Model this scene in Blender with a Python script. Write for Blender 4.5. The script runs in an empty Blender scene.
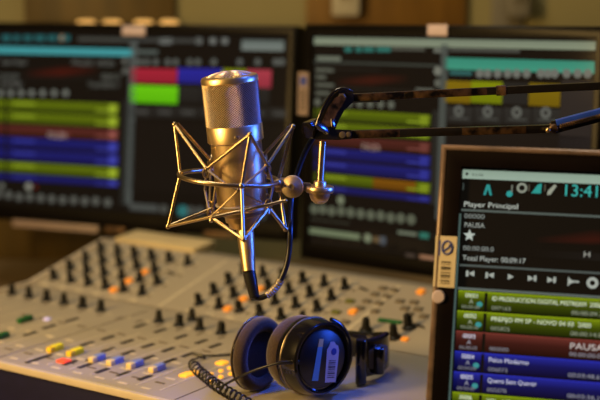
import bpy, bmesh, math, random
from math import sin, cos, pi, radians, atan2, sqrt
from mathutils import Vector, Matrix
random.seed(7)
SC = bpy.context.scene
COL = SC.collection

# ------------------------------------------------------------------ camera
ZC = 0.84                      # height of the mixing desk's fader surface
PITCH, FPX = 0.16676, 1286.8
CAM = Vector((0, 0, ZC + 0.40))
cp, sp = cos(PITCH), sin(PITCH)
cd = bpy.data.cameras.new('camera'); cam = bpy.data.objects.new('camera', cd); COL.objects.link(cam)
cam.location = CAM; cam.rotation_euler = (pi / 2 - PITCH, 0, 0)
cd.sensor_width = 36; cd.lens = FPX * 36 / 600; cd.clip_start = 0.05
cd.dof.use_dof = True; cd.dof.focus_distance = 1.195; cd.dof.aperture_fstop = 3.9
SC.camera = cam
SC.view_settings.view_transform = 'Standard'; SC.view_settings.look = 'None'
SC.view_settings.gamma = 1; SC.view_settings.exposure = 0; SC.view_settings.use_curve_mapping = False

def ray(px, py):
    a = (px - 300) / FPX; b = -(py - 200) / FPX
    return Vector((a, cp + sp * b, -sp + cp * b))
def W(px, py, d):              # a point of the place at depth d
    return CAM + ray(px, py) * d

# ------------------------------------------------------------------ materials
def lin(c):
    f = lambda v: (v / 255) / 12.92 if v / 255 <= .04045 else ((v / 255 + .055) / 1.055) ** 2.4
    return (f(c[0]), f(c[1]), f(c[2]), 1)
def mat(name, rgb, rough=.5, metal=0, spec=.5, noise=0, nscale=40, bump=0, coat=0, emit=None, estr=1, rgb2=None, sheen=0, stretch=None):
    m = bpy.data.materials.new(name); m.use_nodes = True
    nt = m.node_tree; b = nt.nodes['Principled BSDF']
    c = lin(rgb); b.inputs['Base Color'].default_value = c
    b.inputs['Roughness'].default_value = rough; b.inputs['Metallic'].default_value = metal
    b.inputs['Specular IOR Level'].default_value = spec
    b.inputs['Coat Weight'].default_value = coat; b.inputs['Sheen Weight'].default_value = sheen
    if emit: b.inputs['Emission Color'].default_value = lin(emit); b.inputs['Emission Strength'].default_value = estr
    if noise or bump:
        tc = nt.nodes.new('ShaderNodeTexCoord'); mp = nt.nodes.new('ShaderNodeMapping')
        nz = nt.nodes.new('ShaderNodeTexNoise'); nz.inputs['Scale'].default_value = nscale; nz.inputs['Detail'].default_value = 6
        if stretch: mp.inputs['Scale'].default_value = stretch
        nt.links.new(tc.outputs['Object'], mp.inputs['Vector']); nt.links.new(mp.outputs['Vector'], nz.inputs['Vector'])
        if noise:
            cr = nt.nodes.new('ShaderNodeValToRGB')
            c2 = lin(rgb2) if rgb2 else tuple(v * (1 - noise) for v in c[:3]) + (1,)
            cr.color_ramp.elements[0].color = c2; cr.color_ramp.elements[1].color = c
            cr.color_ramp.elements[0].position = .35; cr.color_ramp.elements[1].position = .65
            nt.links.new(nz.outputs['Fac'], cr.inputs['Fac']); nt.links.new(cr.outputs['Color'], b.inputs['Base Color'])
        if bump:
            bp = nt.nodes.new('ShaderNodeBump'); bp.inputs['Strength'].default_value = bump; bp.inputs['Distance'].default_value = .001
            nt.links.new(nz.outputs['Fac'], bp.inputs['Height']); nt.links.new(bp.outputs['Normal'], b.inputs['Normal'])
    return m
M = {}
M['nickel'] = mat('satin_nickel', (216, 188, 142), .36, 1, noise=.06, nscale=30, bump=.03)
M['nickel_dark'] = mat('dark_nickel', (150, 136, 114), .40, 1, noise=.1, nscale=60)
M['grille'] = mat('grille_wire', (230, 214, 190), .42, 1, noise=.1, nscale=200)
M['inner'] = mat('capsule_shadow_foam', (58, 50, 45), .55, .5, noise=.3, nscale=300)  # dark speckled lining inside the grille
M['wire'] = mat('bright_wire', (176, 156, 122), .30, 1, noise=.05, nscale=80)
M['elastic'] = mat('grey_elastic', (120, 112, 104), .6, 0, noise=.3, nscale=900)
M['rubber'] = mat('black_rubber', (20, 19, 20), .38, noise=.2, nscale=120)
M['tape'] = mat('silver_tape', (170, 160, 145), .4, .6, noise=.5, nscale=260, bump=.6)
M['armblack'] = mat('chipped_black_paint', (18, 16, 15), .28, 0, noise=1, nscale=130, rgb2=(26, 21, 17), bump=.2, coat=.4)
M['nickel_matte'] = mat('matte_nickel', (186, 166, 130), .55, 1, noise=.1, nscale=60)
M['chip_dark'] = mat('dark_worn_steel', (104, 78, 56), .3, .6, noise=1, nscale=110, rgb2=(15, 12, 10), bump=.25, coat=.3)
M['chip'] = mat('worn_black_steel', (112, 84, 58), .5, .4, noise=1, nscale=150, rgb2=(18, 14, 12), bump=.3)
M['armblue'] = mat('blue_enamel', (44, 84, 232), .3, .2, noise=.2, nscale=90, coat=.3)  # blue light on the rear arm, put into the base colour
M['gloss'] = mat('gloss_black_plastic', (16, 14, 15), .17, noise=.15, nscale=20, coat=.5)
M['satin'] = mat('satin_black_plastic', (20, 19, 20), .36, noise=.2, nscale=60)
M['bezel'] = mat('gloss_bezel_plastic', (11, 9, 9), .38, spec=.14, noise=.25, nscale=25)
M['fgbezel'] = mat('brown_black_bezel', (16, 10, 9), .24, spec=.26, noise=.35, nscale=30)
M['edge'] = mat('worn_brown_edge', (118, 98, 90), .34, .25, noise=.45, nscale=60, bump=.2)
M['cushion'] = mat('brown_velour', (56, 39, 31), .95, noise=.4, nscale=500, bump=.5, sheen=.3)
M['padface'] = mat('dark_speaker_cloth', (34, 32, 40), .9, noise=.3, nscale=600, bump=.3)
M['lining'] = mat('grey_lining', (95, 90, 88), .6, noise=.2, nscale=200)
M['console'] = mat('console_paint', (156, 149, 138), .42, noise=.10, nscale=9, bump=.04)
M['ledge'] = mat('cream_paint', (200, 184, 146), .5, noise=.12, nscale=20)
M['lip'] = mat('light_trim_metal', (205, 196, 186), .4, .3, noise=.1, nscale=40)
M['navy'] = mat('navy_vinyl', (14, 14, 54), .6, spec=.25, noise=.2, nscale=60, bump=.2)
M['knob'] = mat('knob_black', (8, 8, 9), .5, spec=.3, noise=.25, nscale=300)
M['pointer'] = mat('white_print', (196, 188, 172), .6, noise=.1, nscale=300)
M['legend'] = mat('pale_print', (204, 196, 178), .6, noise=.2, nscale=200)
M['seam'] = mat('dark_seam', (92, 82, 68), .7, noise=.2, nscale=200)
M['slot'] = mat('slot_black', (38, 33, 29), .6, noise=.3, nscale=200)
M['greykey'] = mat('grey_key', (104, 96, 84), .5, noise=.15, nscale=200)
M['capyellow'] = mat('yellow_cap', (236, 226, 22), .4, noise=.1, nscale=200)
M['capamber'] = mat('amber_cap_end', (232, 196, 36), .4, noise=.1, nscale=200)
M['capblue'] = mat('blue_cap', (122, 138, 190), .4, noise=.1, nscale=200)
M['capcream'] = mat('cream_cap_end', (222, 200, 140), .4, noise=.1, nscale=200)
M['capgreen'] = mat('green_cap', (18, 92, 44), .4, noise=.2, nscale=200)
M['olivekey'] = mat('olive_key', (92, 96, 20), .5, noise=.2, nscale=200)
M['lit'] = mat('lit_orange_key', (225, 140, 40), .5, noise=.1, nscale=200, emit=(240, 140, 40), estr=.45)
M['litamber'] = mat('lit_amber_key', (235, 170, 50), .5, noise=.1, nscale=200, emit=(255, 180, 50), estr=.8)
M['litred'] = mat('lit_red_key', (230, 80, 50), .5, noise=.1, nscale=200, emit=(255, 70, 40), estr=.6)
M['litlilac'] = mat('lit_lilac_lamp', (200, 190, 230), .5, noise=.1, nscale=200, emit=(200, 190, 245), estr=.5)
M['sticker'] = mat('cream_sticker', (206, 194, 172), .6, noise=.06, nscale=50)
M['paleplate'] = mat('pale_pink_label', (186, 172, 186), .6, noise=.1, nscale=80)
M['strip'] = mat('grey_pink_strip', (140, 124, 120), .5, noise=.1, nscale=80)
M['ink'] = mat('dark_ink', (40, 32, 28), .7, noise=.1, nscale=100)
M['inkblue'] = mat('blue_ink', (40, 60, 150), .6, noise=.1, nscale=100)
M['labelwhite'] = mat('white_label', (190, 186, 205), .5, noise=.05, nscale=100)
M['labelcyan'] = mat('cyan_label', (90, 150, 190), .5, noise=.1, nscale=100)
M['wall'] = mat('tan_painted_wall', (142, 134, 92), .8, noise=.15, nscale=3)
M['wood'] = mat('brown_wood_panel', (86, 66, 16), .5, noise=1, nscale=5, rgb2=(66, 50, 9), stretch=(6, 6, .6))
M['woodwarm'] = mat('orange_wood_panel', (118, 84, 24), .5, noise=1, nscale=5, rgb2=(90, 62, 13), stretch=(6, 6, .6))
M['desk'] = mat('desk_laminate', (128, 108, 78), .45, noise=.2, nscale=8, stretch=(1, 8, 1))
M['floor'] = mat('dark_carpet', (60, 54, 50), .95, noise=.3, nscale=200)
M['whitebox'] = mat('pale_wall_box', (176, 170, 150), .5, noise=.1, nscale=60)
M['greybox'] = mat('grey_wall_box', (120, 116, 104), .5, noise=.1, nscale=60)

def screen_mat(name, strength):
    m = bpy.data.materials.new(name); m.use_nodes = True; nt = m.node_tree; b = nt.nodes['Principled BSDF']
    a = nt.nodes.new('ShaderNodeAttribute'); a.attribute_name = 'picture'
    b.inputs['Base Color'].default_value = (.007, .006, .006, 1); b.inputs['Roughness'].default_value = .07; b.inputs['Specular IOR Level'].default_value = .22
    nt.links.new(a.outputs['Color'], b.inputs['Emission Color']); b.inputs['Emission Strength'].default_value = strength
    return m
M['screen'] = screen_mat('lit_screen', .85); M['screen_rear'] = screen_mat('dimmer_lit_screen', .64)

# ------------------------------------------------------------------ object helpers
def tag(o, label=None, cat=None, group=None, kind=None):
    if label: o['label'] = label
    if cat: o['category'] = cat
    if group: o['group'] = group
    if kind: o['kind'] = kind
    return o
def empty(name, loc, rz=0):
    o = bpy.data.objects.new(name, None); COL.objects.link(o); o.location = loc; o.rotation_euler = (0, 0, rz)
    o.empty_display_size = .02
    return o
def finish(name, bm, mats, parent=None, off=None, smooth=True, ang=40):
    """one bmesh in world (or parent) coordinates -> one mesh object; off is subtracted (the parent's place)"""
    if off is not None: bmesh.ops.translate(bm, verts=bm.verts, vec=-Vector(off))
    bmesh.ops.recalc_face_normals(bm, faces=bm.faces)
    me = bpy.data.meshes.new(name); bm.to_mesh(me); bm.free()
    for m in (mats if isinstance(mats, (list, tuple)) else [mats]): me.materials.append(m)
    if smooth:
        for p in me.polygons: p.use_smooth = True
        me.set_sharp_from_angle(angle=radians(ang))
    o = bpy.data.objects.new(name, me); COL.objects.link(o)
    if parent: o.parent = parent
    return o
def add_box(bm, c, size, rot=None, bev=0, seg=2, mi=0):
    mtx = Matrix.Translation(Vector(c)) @ (rot.to_4x4() if rot else Matrix.Identity(4)) @ Matrix.Diagonal(Vector(size).to_4d())
    r = bmesh.ops.create_cube(bm, size=1, matrix=mtx)
    vs = r['verts']; fs = list({f for v in vs for f in v.link_faces})
    if bev:
        es = list({e for v in vs for e in v.link_edges})
        rr = bmesh.ops.bevel(bm, geom=es, offset=bev, segments=seg, profile=.6, affect='EDGES', clamp_overlap=True)
        fs = list({f for f in rr['faces']} | {f for f in fs if f.is_valid})
        vv = {v for f in fs for v in f.verts}; fs = list({f for v in vv for f in v.link_faces})
    for f in fs: f.material_index = mi
def basis(z, xhint=Vector((1, 0, 0))):
    z = Vector(z).normalized(); x = Vector(xhint) - z * Vector(xhint).dot(z)
    if x.length < 1e-4: x = Vector((0, 1, 0)) - z * z.y
    x.normalize(); y = z.cross(x)
    return Matrix((x, y, z)).transposed()
def add_lathe(bm, prof, org, axis, seg=40, mi=0, close=True, xh=(1, 0, 0)):
    """prof: list of (radius, height) along axis from org"""
    R = basis(axis, Vector(xh)); org = Vector(org); rings = []
    for r, h in prof:
        if r < 1e-6: rings.append([bm.verts.new(org + R @ Vector((0, 0, h)))])
        else: rings.append([bm.verts.new(org + R @ Vector((r * cos(2 * pi * k / seg), r * sin(2 * pi * k / seg), h))) for k in range(seg)])
    for a, b in zip(rings, rings[1:]):
        for k in range(seg):
            k2 = (k + 1) % seg
            if len(a) == 1 and len(b) == 1: continue
            if len(a) == 1: f = bm.faces.new((a[0], b[k2], b[k]))
            elif len(b) == 1: f = bm.faces.new((a[k], a[k2], b[0]))
            else: f = bm.faces.new((a[k], a[k2], b[k2], b[k]))
            f.material_index = mi
    if close:
        for rg in (rings[0], rings[-1]):
            if len(rg) > 1:
                f = bm.faces.new(rg); f.material_index = mi
def smooth_pts(pts, n=8, closed=False):
    P = [Vector(p) for p in pts]; out = []
    N = len(P); rng = range(N if closed else N - 1)
    for i in rng:
        g = lambda k: P[k % N] if closed else P[max(0, min(N - 1, k))]
        p0, p1, p2, p3 = g(i - 1), g(i), g(i + 1), g(i + 2)
        for j in range(n):
            t = j / n
            out.append(.5 * ((2 * p1) + (p2 - p0) * t + (2 * p0 - 5 * p1 + 4 * p2 - p3) * t * t + (3 * p1 - p0 - 3 * p2 + p3) * t ** 3))
    if not closed: out.append(P[-1])
    return out
def add_tube(bm, pts, r, seg=10, mi=0, closed=False, radii=None):
    P = [Vector(p) for p in pts]; N = len(P)
    t0 = (P[1] - P[0]).normalized(); x = t0.orthogonal().normalized(); rings = []
    for i, p in enumerate(P):
        if closed: t = (P[(i + 1) % N] - P[i - 1]).normalized()
        else: t = (P[min(i + 1, N - 1)] - P[max(i - 1, 0)]).normalized()
        x = (x - t * x.dot(t)).normalized(); y = t.cross(x); rr = radii[i] if radii else r
        rings.append([bm.verts.new(p + (x * cos(2 * pi * k / seg) + y * sin(2 * pi * k / seg)) * rr) for k in range(seg)])
    for i in range(N if closed else N - 1):
        a, b = rings[i], rings[(i + 1) % N]
        sh = 0
        if closed and i == N - 1:
            sh = min(range(seg), key=lambda s: (a[0].co - b[s].co).length)
        for k in range(seg):
            f = bm.faces.new((a[k], a[(k + 1) % seg], b[(k + 1 + sh) % seg], b[(k + sh) % seg])); f.material_index = mi
    if not closed:
        bm.faces.new(rings[0][::-1]).material_index = mi; bm.faces.new(rings[-1]).material_index = mi
def add_ball(bm, c, r, mi=0, seg=14):
    res = bmesh.ops.create_uvsphere(bm, u_segments=seg, v_segments=seg // 2 + 2, radius=r, matrix=Matrix.Translation(Vector(c)))
    for v in res['verts']:
        for f in v.link_faces: f.material_index = mi
def add_prism(bm, poly, d0, d1, T, mi=0):
    """poly: 2D outline; extruded along local z from d0 to d1; T maps local (x,y,z) to world"""
    a = [bm.verts.new(T(x, y, d0)) for x, y in poly]; b = [bm.verts.new(T(x, y, d1)) for x, y in poly]; n = len(poly)
    fs = [bm.faces.new(a[::-1]), bm.faces.new(b)] + [bm.faces.new((a[i], a[(i + 1) % n], b[(i + 1) % n], b[i])) for i in range(n)]
    for f in fs: f.material_index = mi

TEXTCACHE = {}
def text_geo(s):
    """letters as flat polygons, size 1, origin at left baseline"""
    if s in TEXTCACHE: return TEXTCACHE[s]
    cu = bpy.data.curves.new('t', 'FONT'); cu.body = s; cu.size = 1; cu.resolution_u = 3
    o = bpy.data.objects.new('t', cu); COL.objects.link(o)
    dg = bpy.context.evaluated_depsgraph_get(); dg.update()
    me = o.evaluated_get(dg).to_mesh()
    g = ([tuple(v.co) for v in me.vertices], [tuple(p.vertices) for p in me.polygons])
    o.evaluated_get(dg).to_mesh_clear(); bpy.data.objects.remove(o); bpy.data.curves.remove(cu)
    TEXTCACHE[s] = g
    return g

# ------------------------------------------------------------------ the room
def structure(o): o['kind'] = 'structure'; return o
WY = 2.30                                     # the wall behind the monitors
bm = bmesh.new(); add_box(bm, (0, WY + .05, 1.3), (5, .1, 2.6)); structure(finish('wall_back', bm, M['wall'], smooth=False))
bm = bmesh.new(); add_box(bm, (0, .8, -.05), (5, 3.1, .1)); structure(finish('floor', bm, M['floor'], smooth=False))
def wx(px, py=5): p = ray(px, py); return (p * (WY / p.y)).x
def wall_board(name, x0, x1, z0, z1, m, th=.018):
    bm = bmesh.new(); add_box(bm, ((x0 + x1) / 2, WY - th / 2, (z0 + z1) / 2), (x1 - x0, th, z1 - z0), bev=.003)
    return structure(finish(name, bm, m))
wall_board('trim_1', wx(26), wx(176), .70, 2.5, M['wood'])
wall_board('trim_2', wx(306), wx(465), .70, 2.5, M['woodwarm'])
wall_board('trim_3', wx(491), wx(523), .70, 2.5, M['greybox'], .010)
wall_board('trim_4', -1.6, wx(26) - .001, .70, 1.12, M['wood'], .018)

# small boxes on the wall, just showing above the right-hand rear monitor
def wall_box(name, px, w, h, zc, m, label, cat):
    r = ray(px, 6); x = (r * (WY / r.y)).x
    y0 = WY - .018
    root = empty(name, (x, y0, zc)); tag(root, label, cat)
    bm = bmesh.new(); add_box(bm, (0, -.016, 0), (w, .032, h), bev=.006); finish('case', bm, m, root)
    bm = bmesh.new(); add_box(bm, (0, -.034, h * .12), (w * .55, .006, h * .35), bev=.002); finish('front_plate', bm, M['greybox'], root)
zt = CAM.z + (ray(345, 0) * (WY / ray(345, 0).y)).z
wall_box('wall_switch', 345, .048, .075, zt + .010, M['whitebox'], 'small pale switch box on the brown wood panel above the rear monitors', 'switch')
wall_box('wall_intercom', 514, .040, .07, zt + .006, M['greybox'], 'small grey box on the tan wall, at the top edge of the photo', 'wall box')

M['glowbulb'] = mat('warm_bulb_glass', (220, 180, 120), .4, noise=.1, nscale=60, emit=(235, 178, 96), estr=.75)
for px_, nm in ((89.5, 'first from the left of four small warm wall lamps just above the left rear monitor'), (115, 'second from the left of four small warm wall lamps just above the left rear monitor'), (146, 'third from the left of four small warm wall lamps just above the left rear monitor'), (171, 'last on the right of four small warm wall lamps just above the left rear monitor')):
    r = ray(px_, 22.5); x = (r * (WY / r.y)).x; z = CAM.z + (r * (WY / r.y)).z
    root = empty('wall_lamp', (x, WY - .018, z)); tag(root, nm, 'lamp', 'small warm wall lamps')  # glowing bars added to make the bright dashes; no lamps known there
    bm = bmesh.new(); add_box(bm, (0, -.006, 0), (.022, .012, .010), bev=.002); finish('base', bm, M['nickel_matte'], root)
    bm = bmesh.new(); add_lathe(bm, [(0, -.017), (.0035, -.0155), (.0052, -.010), (.0055, 0), (.0052, .010), (.0035, .0155), (0, .017)], (0, -.018, 0), (1, 0, 0), 20); finish('bulb', bm, M['glowbulb'], root)

# ------------------------------------------------------------------ desk
DT = ZC - .09
desk = empty('studio_desk', (0, 1.6, DT)); tag(desk, 'long tan laminate studio desk carrying the mixing console and monitors', 'desk')
bm = bmesh.new(); add_box(bm, (0, 0.02, -.018), (3.2, 1.30, .036), bev=.004); finish('desk_top', bm, M['desk'], desk)
for x in (-1.45, 1.45):
    bm = bmesh.new(); add_box(bm, (x, 0, -.036 - (DT - .036) / 2), (.04, 1.1, DT - .036), bev=.003); finish('desk_leg', bm, M['desk'], desk)

# ------------------------------------------------------------------ mixing console, in its own (u, v, z) frame
YAW = .59373; S = .03119; TILT = .234; W0 = .0247; TW = .0321; VF = -.2192; VB = -.1447; VS = -.0902; VH = .0545
O = Vector((-.3765, 1.6351, ZC))
UD = Vector((cos(YAW), -sin(YAW), 0)); VD = Vector((sin(YAW), cos(YAW), 0))
con = empty('mixing_console', O, -YAW)
tag(con, 'wide beige broadcast mixing console with black knobs and coloured fader caps', 'mixing console')
def CL(px, py, z=0):           # point of the flat fader surface seen at a pixel
    r = ray(px, py); P = CAM + r * ((ZC + z - CAM.z) / r.z) - O
    return P.dot(UD), P.dot(VD)
NT = -VD * sin(TILT) + Vector((0, 0, cos(TILT)))
def CT(px, py):                # point (u, w) of the tilted panel
    r = ray(px, py); H = O + VD * VH; t = (H - CAM).dot(NT) / r.dot(NT); P = CAM + r * t - H
    return P.dot(UD), P.dot(VD * cos(TILT) + Vector((0, 0, sin(TILT))))
def TP(u, w, n=0):
    return Vector((u, VH + w * cos(TILT) - n * sin(TILT), w * sin(TILT) + n * cos(TILT)))
RT = Matrix.Rotation(TILT, 3, 'X')
WT = .150                                      # length of the tilted panel
U0 = CL(8, 291)[0]; 
ur, vr = CL(432, 402); U1 = ur
pt = TP(0, WT)
prof = [(VF, -.006), (VF, -.003), (VF + .003, 0), (VH, 0), (pt.y, pt.z), (pt.y + .004, pt.z + .001), (pt.y + .048, pt.z - .006), (pt.y + .05, pt.z - .010), (pt.y + .05, -.0895), (VF + .012, -.0895), (VF + .012, -.008)]
bm = bmesh.new()
add_prism(bm, prof, U0, U1, lambda x, y, z: Vector((z, x, y)))
finish('body', bm, M['console'], con, smooth=False)
# front panel, lip and end cheeks
bm = bmesh.new(); add_box(bm, ((U0 + U1) / 2, VF + .007, -.048), (U1 - U0, .010, .082), bev=.002); finish('front_panel', bm, M['navy'], con)
bm = bmesh.new(); add_box(bm, ((U0 + U1) / 2, VF - .001, -.0035), (U1 - U0 + .004, .005, .008), bev=.0015); finish('front_lip', bm, M['lip'], con)
for u in (U0 - .004, U1 + .004):
    pr = [(VF - .002, -.0895), (VF - .002, .004), (VH, .004), (pt.y, pt.z + .004), (pt.y + .05, pt.z - .004), (pt.y + .05, -.0895)]
    bm = bmesh.new(); add_prism(bm, pr, u - .004, u + .004, lambda x, y, z: Vector((z, x, y))); finish('end_cheek', bm, M['lip'], con, smooth=False)
bm = bmesh.new(); add_box(bm, (U0 + .085, pt.y + .030, pt.z + .0035), (.145, .050, .010), rot=Matrix.Rotation(.08, 3, 'X'), bev=.003)
finish('rear_cover', bm, M['ledge'], con)['label'] = 'cream rear cover'  # paler block puts the lamplight on this end of the ledge into colour

# printed lines and legends, one thin layer on the panels
bm = bmesh.new()
def flat_mark(u, v, lu, lv, mi, skew=0):       # on the fader surface
    add_box(bm, (u, v, .0002), (lu, lv, .0004), mi=mi)
def tilt_mark(u, w, lu, lw, mi):
    add_box(bm, TP(u, w, .0002), (lu, lw, .0004), rot=RT, mi=mi)
add_box(bm, ((U0 + U1) / 2, VH - .003, .0002), (U1 - U0, .0016, .0004), mi=1)
for i in range(-1, 17):
    u = (i + .5) * S
    if u > U1 - .01: break
    if 3 <= i <= 13: flat_mark(u, -.125, .0016, .15, 0)
    elif i < 3: flat_mark(u, -.09, .0010, .12, 0)
    if i in (6, 14): tilt_mark(u + (.5 * S if i == 14 else 0), WT / 2, .003, WT * .96, 0); flat_mark(u, -.09, .0012, .25, 1)
for i in list(range(0, 6)) + list(range(8, 14)):
    for j in range(4):
        w = W0 + j * TW
        tilt_mark(i * S - .011, w + .006, .004, .004, 0); tilt_mark(i * S + .010, w + .007, .004, .003, 0)
        tilt_mark(i * S, w + TW * .5, .007, .0025, 0); tilt_mark(i * S + .0135, w - .002, .003, .006, 1)
    tilt_mark(i * S, WT - .012, .012, .004, 0); tilt_mark(i * S, .006, .012, .003, 0)
for i in range(3, 14):
    for v in (-.066, -.118, -.165, -.182, -.203):
        flat_mark(i * S, v, .012, .0030, 1 if v in (-.066, -.182) else 0)
for i in range(0, 12):
    flat_mark(i * S + .011, -.012, .003, .012, 1); flat_mark(i * S - .012, -.004, .004, .004, 0)
finish('panel_legend', bm, [M['legend'], M['seam']], con, smooth=False)

# knobs: skirt, tapered grip, pointer line
def knob_mesh(name, k=1.0):
    bm = bmesh.new()
    add_lathe(bm, [(.0071 * k, 0), (.0071 * k, .0018 * k), (.0062 * k, .0026 * k), (.0048 * k, .0034 * k), (.0036 * k, .0142 * k), (.0030 * k, .0152 * k), (0, .0154 * k)], (0, 0, 0), (0, 0, 1), 20)
    add_box(bm, (0, .0008 * k, .0082 * k), (.0026 * k, .0092 * k, .0100 * k), bev=.0008)
    add_box(bm, (0, .0030 * k, .0134 * k), (.0010 * k, .0040 * k, .0006), mi=1)
    o = finish(name, bm, [M['knob'], M['pointer']], con)
    return o
kn0 = knob_mesh('knob', .96); used = []
def place(proto, loc, rot, first):
    o = proto if first else proto.copy()
    if not first: COL.objects.link(o)
    o.location = loc; o.rotation_euler = rot; o.parent = con
    return o
def put_knob(loc, tilt, spin):
    place(kn0, loc, (tilt, 0, spin), not used); used.append(1)
for i in list(range(0, 6)) + list(range(8, 14)):
    for j in range(4):
        if i == 5 and j == 2: continue
        put_knob(TP(i * S, W0 + j * TW), TILT, random.uniform(-.9, .9))
for i in (0, 1, 2, 3, 4, 5, 8, 9, 10, 11): put_knob((i * S, 0 + .001, 0), 0, random.uniform(-.8, .8))
u, v = CL(192, 320); put_knob((u, v, 0), 0, .3)
big = knob_mesh('monitor_knob', 1.12)
u, w = CT(394, 338); place(big, TP(u, w), (TILT, 0, .2), True)
u, w = CT(409, 328); place(big, TP(u, w), (TILT, 0, -.4), False)
u, w = CT(366, 331); place(big, TP(u, w), (TILT, 0, .5), False)

# fader caps, two-tone, lying along the fader slots
def cap_mesh(name, m1, m2):
    bm = bmesh.new()
    add_box(bm, (0, .0038, .0034), (.0078, .0140, .0068), bev=.0015, seg=3, mi=0)
    add_box(bm, (0, -.0066, .0032), (.0073, .0078, .0063), bev=.0014, seg=3, mi=1)
    return finish(name, bm, [m1, m2], con)
cy = cap_mesh('yellow_fader_cap', M['capyellow'], M['capamber']); cy['label'] = 'yellow fader cap'
cb = cap_mesh('blue_fader_cap', M['capblue'], M['capcream']); cb['label'] = 'blue fader cap with cream end'
cg = cap_mesh('green_fader_cap', M['capgreen'], M['capgreen']); cg['label'] = 'dark green fader cap'
cnt = {}
for p, pr in [((55, 351), cy), ((75, 355), cy), ((97, 361), cb), ((115, 364), cb), ((135, 367), cb), ((157, 371), cb), ((25, 322), cg), ((1, 339), cg)]:
    u, v = CL(*p); place(pr, (u, v, 0), (0, 0, 0), pr.name not in cnt); cnt[pr.name] = 1

# fader slots / flat dark keys
bm = bmesh.new(); add_box(bm, (0, 0, .0004), (.0058, .020, .0010), bev=.0004, seg=1); sl = finish('fader_slot', bm, M['slot'], con)
first = True
for p in [(30, 334), (49, 327), (72, 320), (87, 344), (108, 338), (127, 342), (148, 346), (168, 350), (188, 355), (108, 350), (128, 353), (148, 358), (170, 361), (33, 361), (45, 357), (85, 366), (93, 359), (102, 371), (124, 374), (145, 378), (140, 326), (160, 331), (181, 337), (201, 342), (215, 346), (70, 363)]:
    u, v = CL(*p); place(sl, (u, v, 0), (0, 0, 0), first); first = False
for p in [(173, 274), (366, 290), (422, 327)]:
    u, w = CT(*p); place(sl, TP(u, w), (TILT, 0, pi / 2), False)
bm = bmesh.new(); add_box(bm, (0, 0, .0012), (.030, .007, .0024), bev=.001); lb = finish('long_key', bm, M['capgreen'], con)
u, w = CT(390, 322); place(lb, TP(u, w), (TILT, 0, .1), True); lb['label'] = 'long dark green key'

def key(name, m, lu, lv, h=.0026):
    bm = bmesh.new(); add_box(bm, (0, 0, h / 2), (lu, lv, h), bev=.0008); return finish(name, bm, m, con)
def keys(proto, pts, tilted, rz=0):
    for k, p in enumerate(pts):
        if tilted: u, w = CT(*p); L = TP(u, w); R = (TILT, 0, rz)
        else: u, v = CL(*p); L = (u, v, 0); R = (0, 0, rz)
        place(proto, L, R, k == 0)
k = key('lit_orange_key', M['lit'], .0085, .0095, .004); k['label'] = 'lit orange key'
keys(k, [(114, 291), (129, 282), (145, 273), (228, 310), (244, 300), (260, 290), (353, 313), (421, 293)], True)
k = key('olive_key', M['olivekey'], .011, .008); k['label'] = 'olive green key'; keys(k, [(336, 313), (350, 302)], True)
k = key('small_lit_key', M['lit'], .008, .007); k['label'] = 'small lit orange key'; keys(k, [(405, 340)], True)
k = key('grey_key', M['greykey'], .010, .008)
keys(k, [(383, 289), (394, 291), (375, 295), (387, 297), (367, 302), (379, 304), (360, 309), (414, 303), (405, 309), (418, 310), (400, 302), (409, 315), (424, 317), (345, 323), (375, 312)], True)
k = key('amber_key', M['litamber'], .010, .012); k['label'] = 'lit amber key'; keys(k, [(222, 364), (186, 376), (193, 374)], False)
k = key('small_amber_key', M['litamber'], .0045, .0045); k['label'] = 'small lit amber key'
keys(k, [(221, 372), (230, 369), (211, 375), (221, 378), (231, 375), (239, 372), (211, 383), (241, 379)], False)
k = key('red_key', M['litred'], .013, .011); k['label'] = 'lit red key'; keys(k, [(64, 362)], False)
k = key('lilac_lamp', M['litlilac'], .006, .007); k['label'] = 'small lilac lamp'; keys(k, [(47, 320)], False)

# ------------------------------------------------------------------ monitors
class Plane:
    def __init__(s, px, py, depth, yaw, tilt, roll=0, k=1):
        s.O = W(px, py, depth); s.k = k
        X = Vector((cos(yaw), -sin(yaw), 0)); B = Vector((sin(yaw), cos(yaw), 0))
        Y = Vector((0, 0, 1)) * cos(tilt) + B * sin(tilt)
        s.X = X * cos(roll) - Y * sin(roll); s.Y = Y * cos(roll) + X * sin(roll); s.N = s.X.cross(s.Y)   # N points at the viewer
    def at(s, px, py):
        r = ray(px, py); t = (s.O - CAM).dot(s.N) / r.dot(s.N); d = CAM + r * t - s.O
        return d.dot(s.X) / s.k, d.dot(s.Y) / s.k
    def P(s, x, y, n=0): return s.O + (s.X * x + s.Y * y + s.N * n) * s.k
    def R(s): return Matrix((s.X, s.Y, s.N)).transposed()

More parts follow.
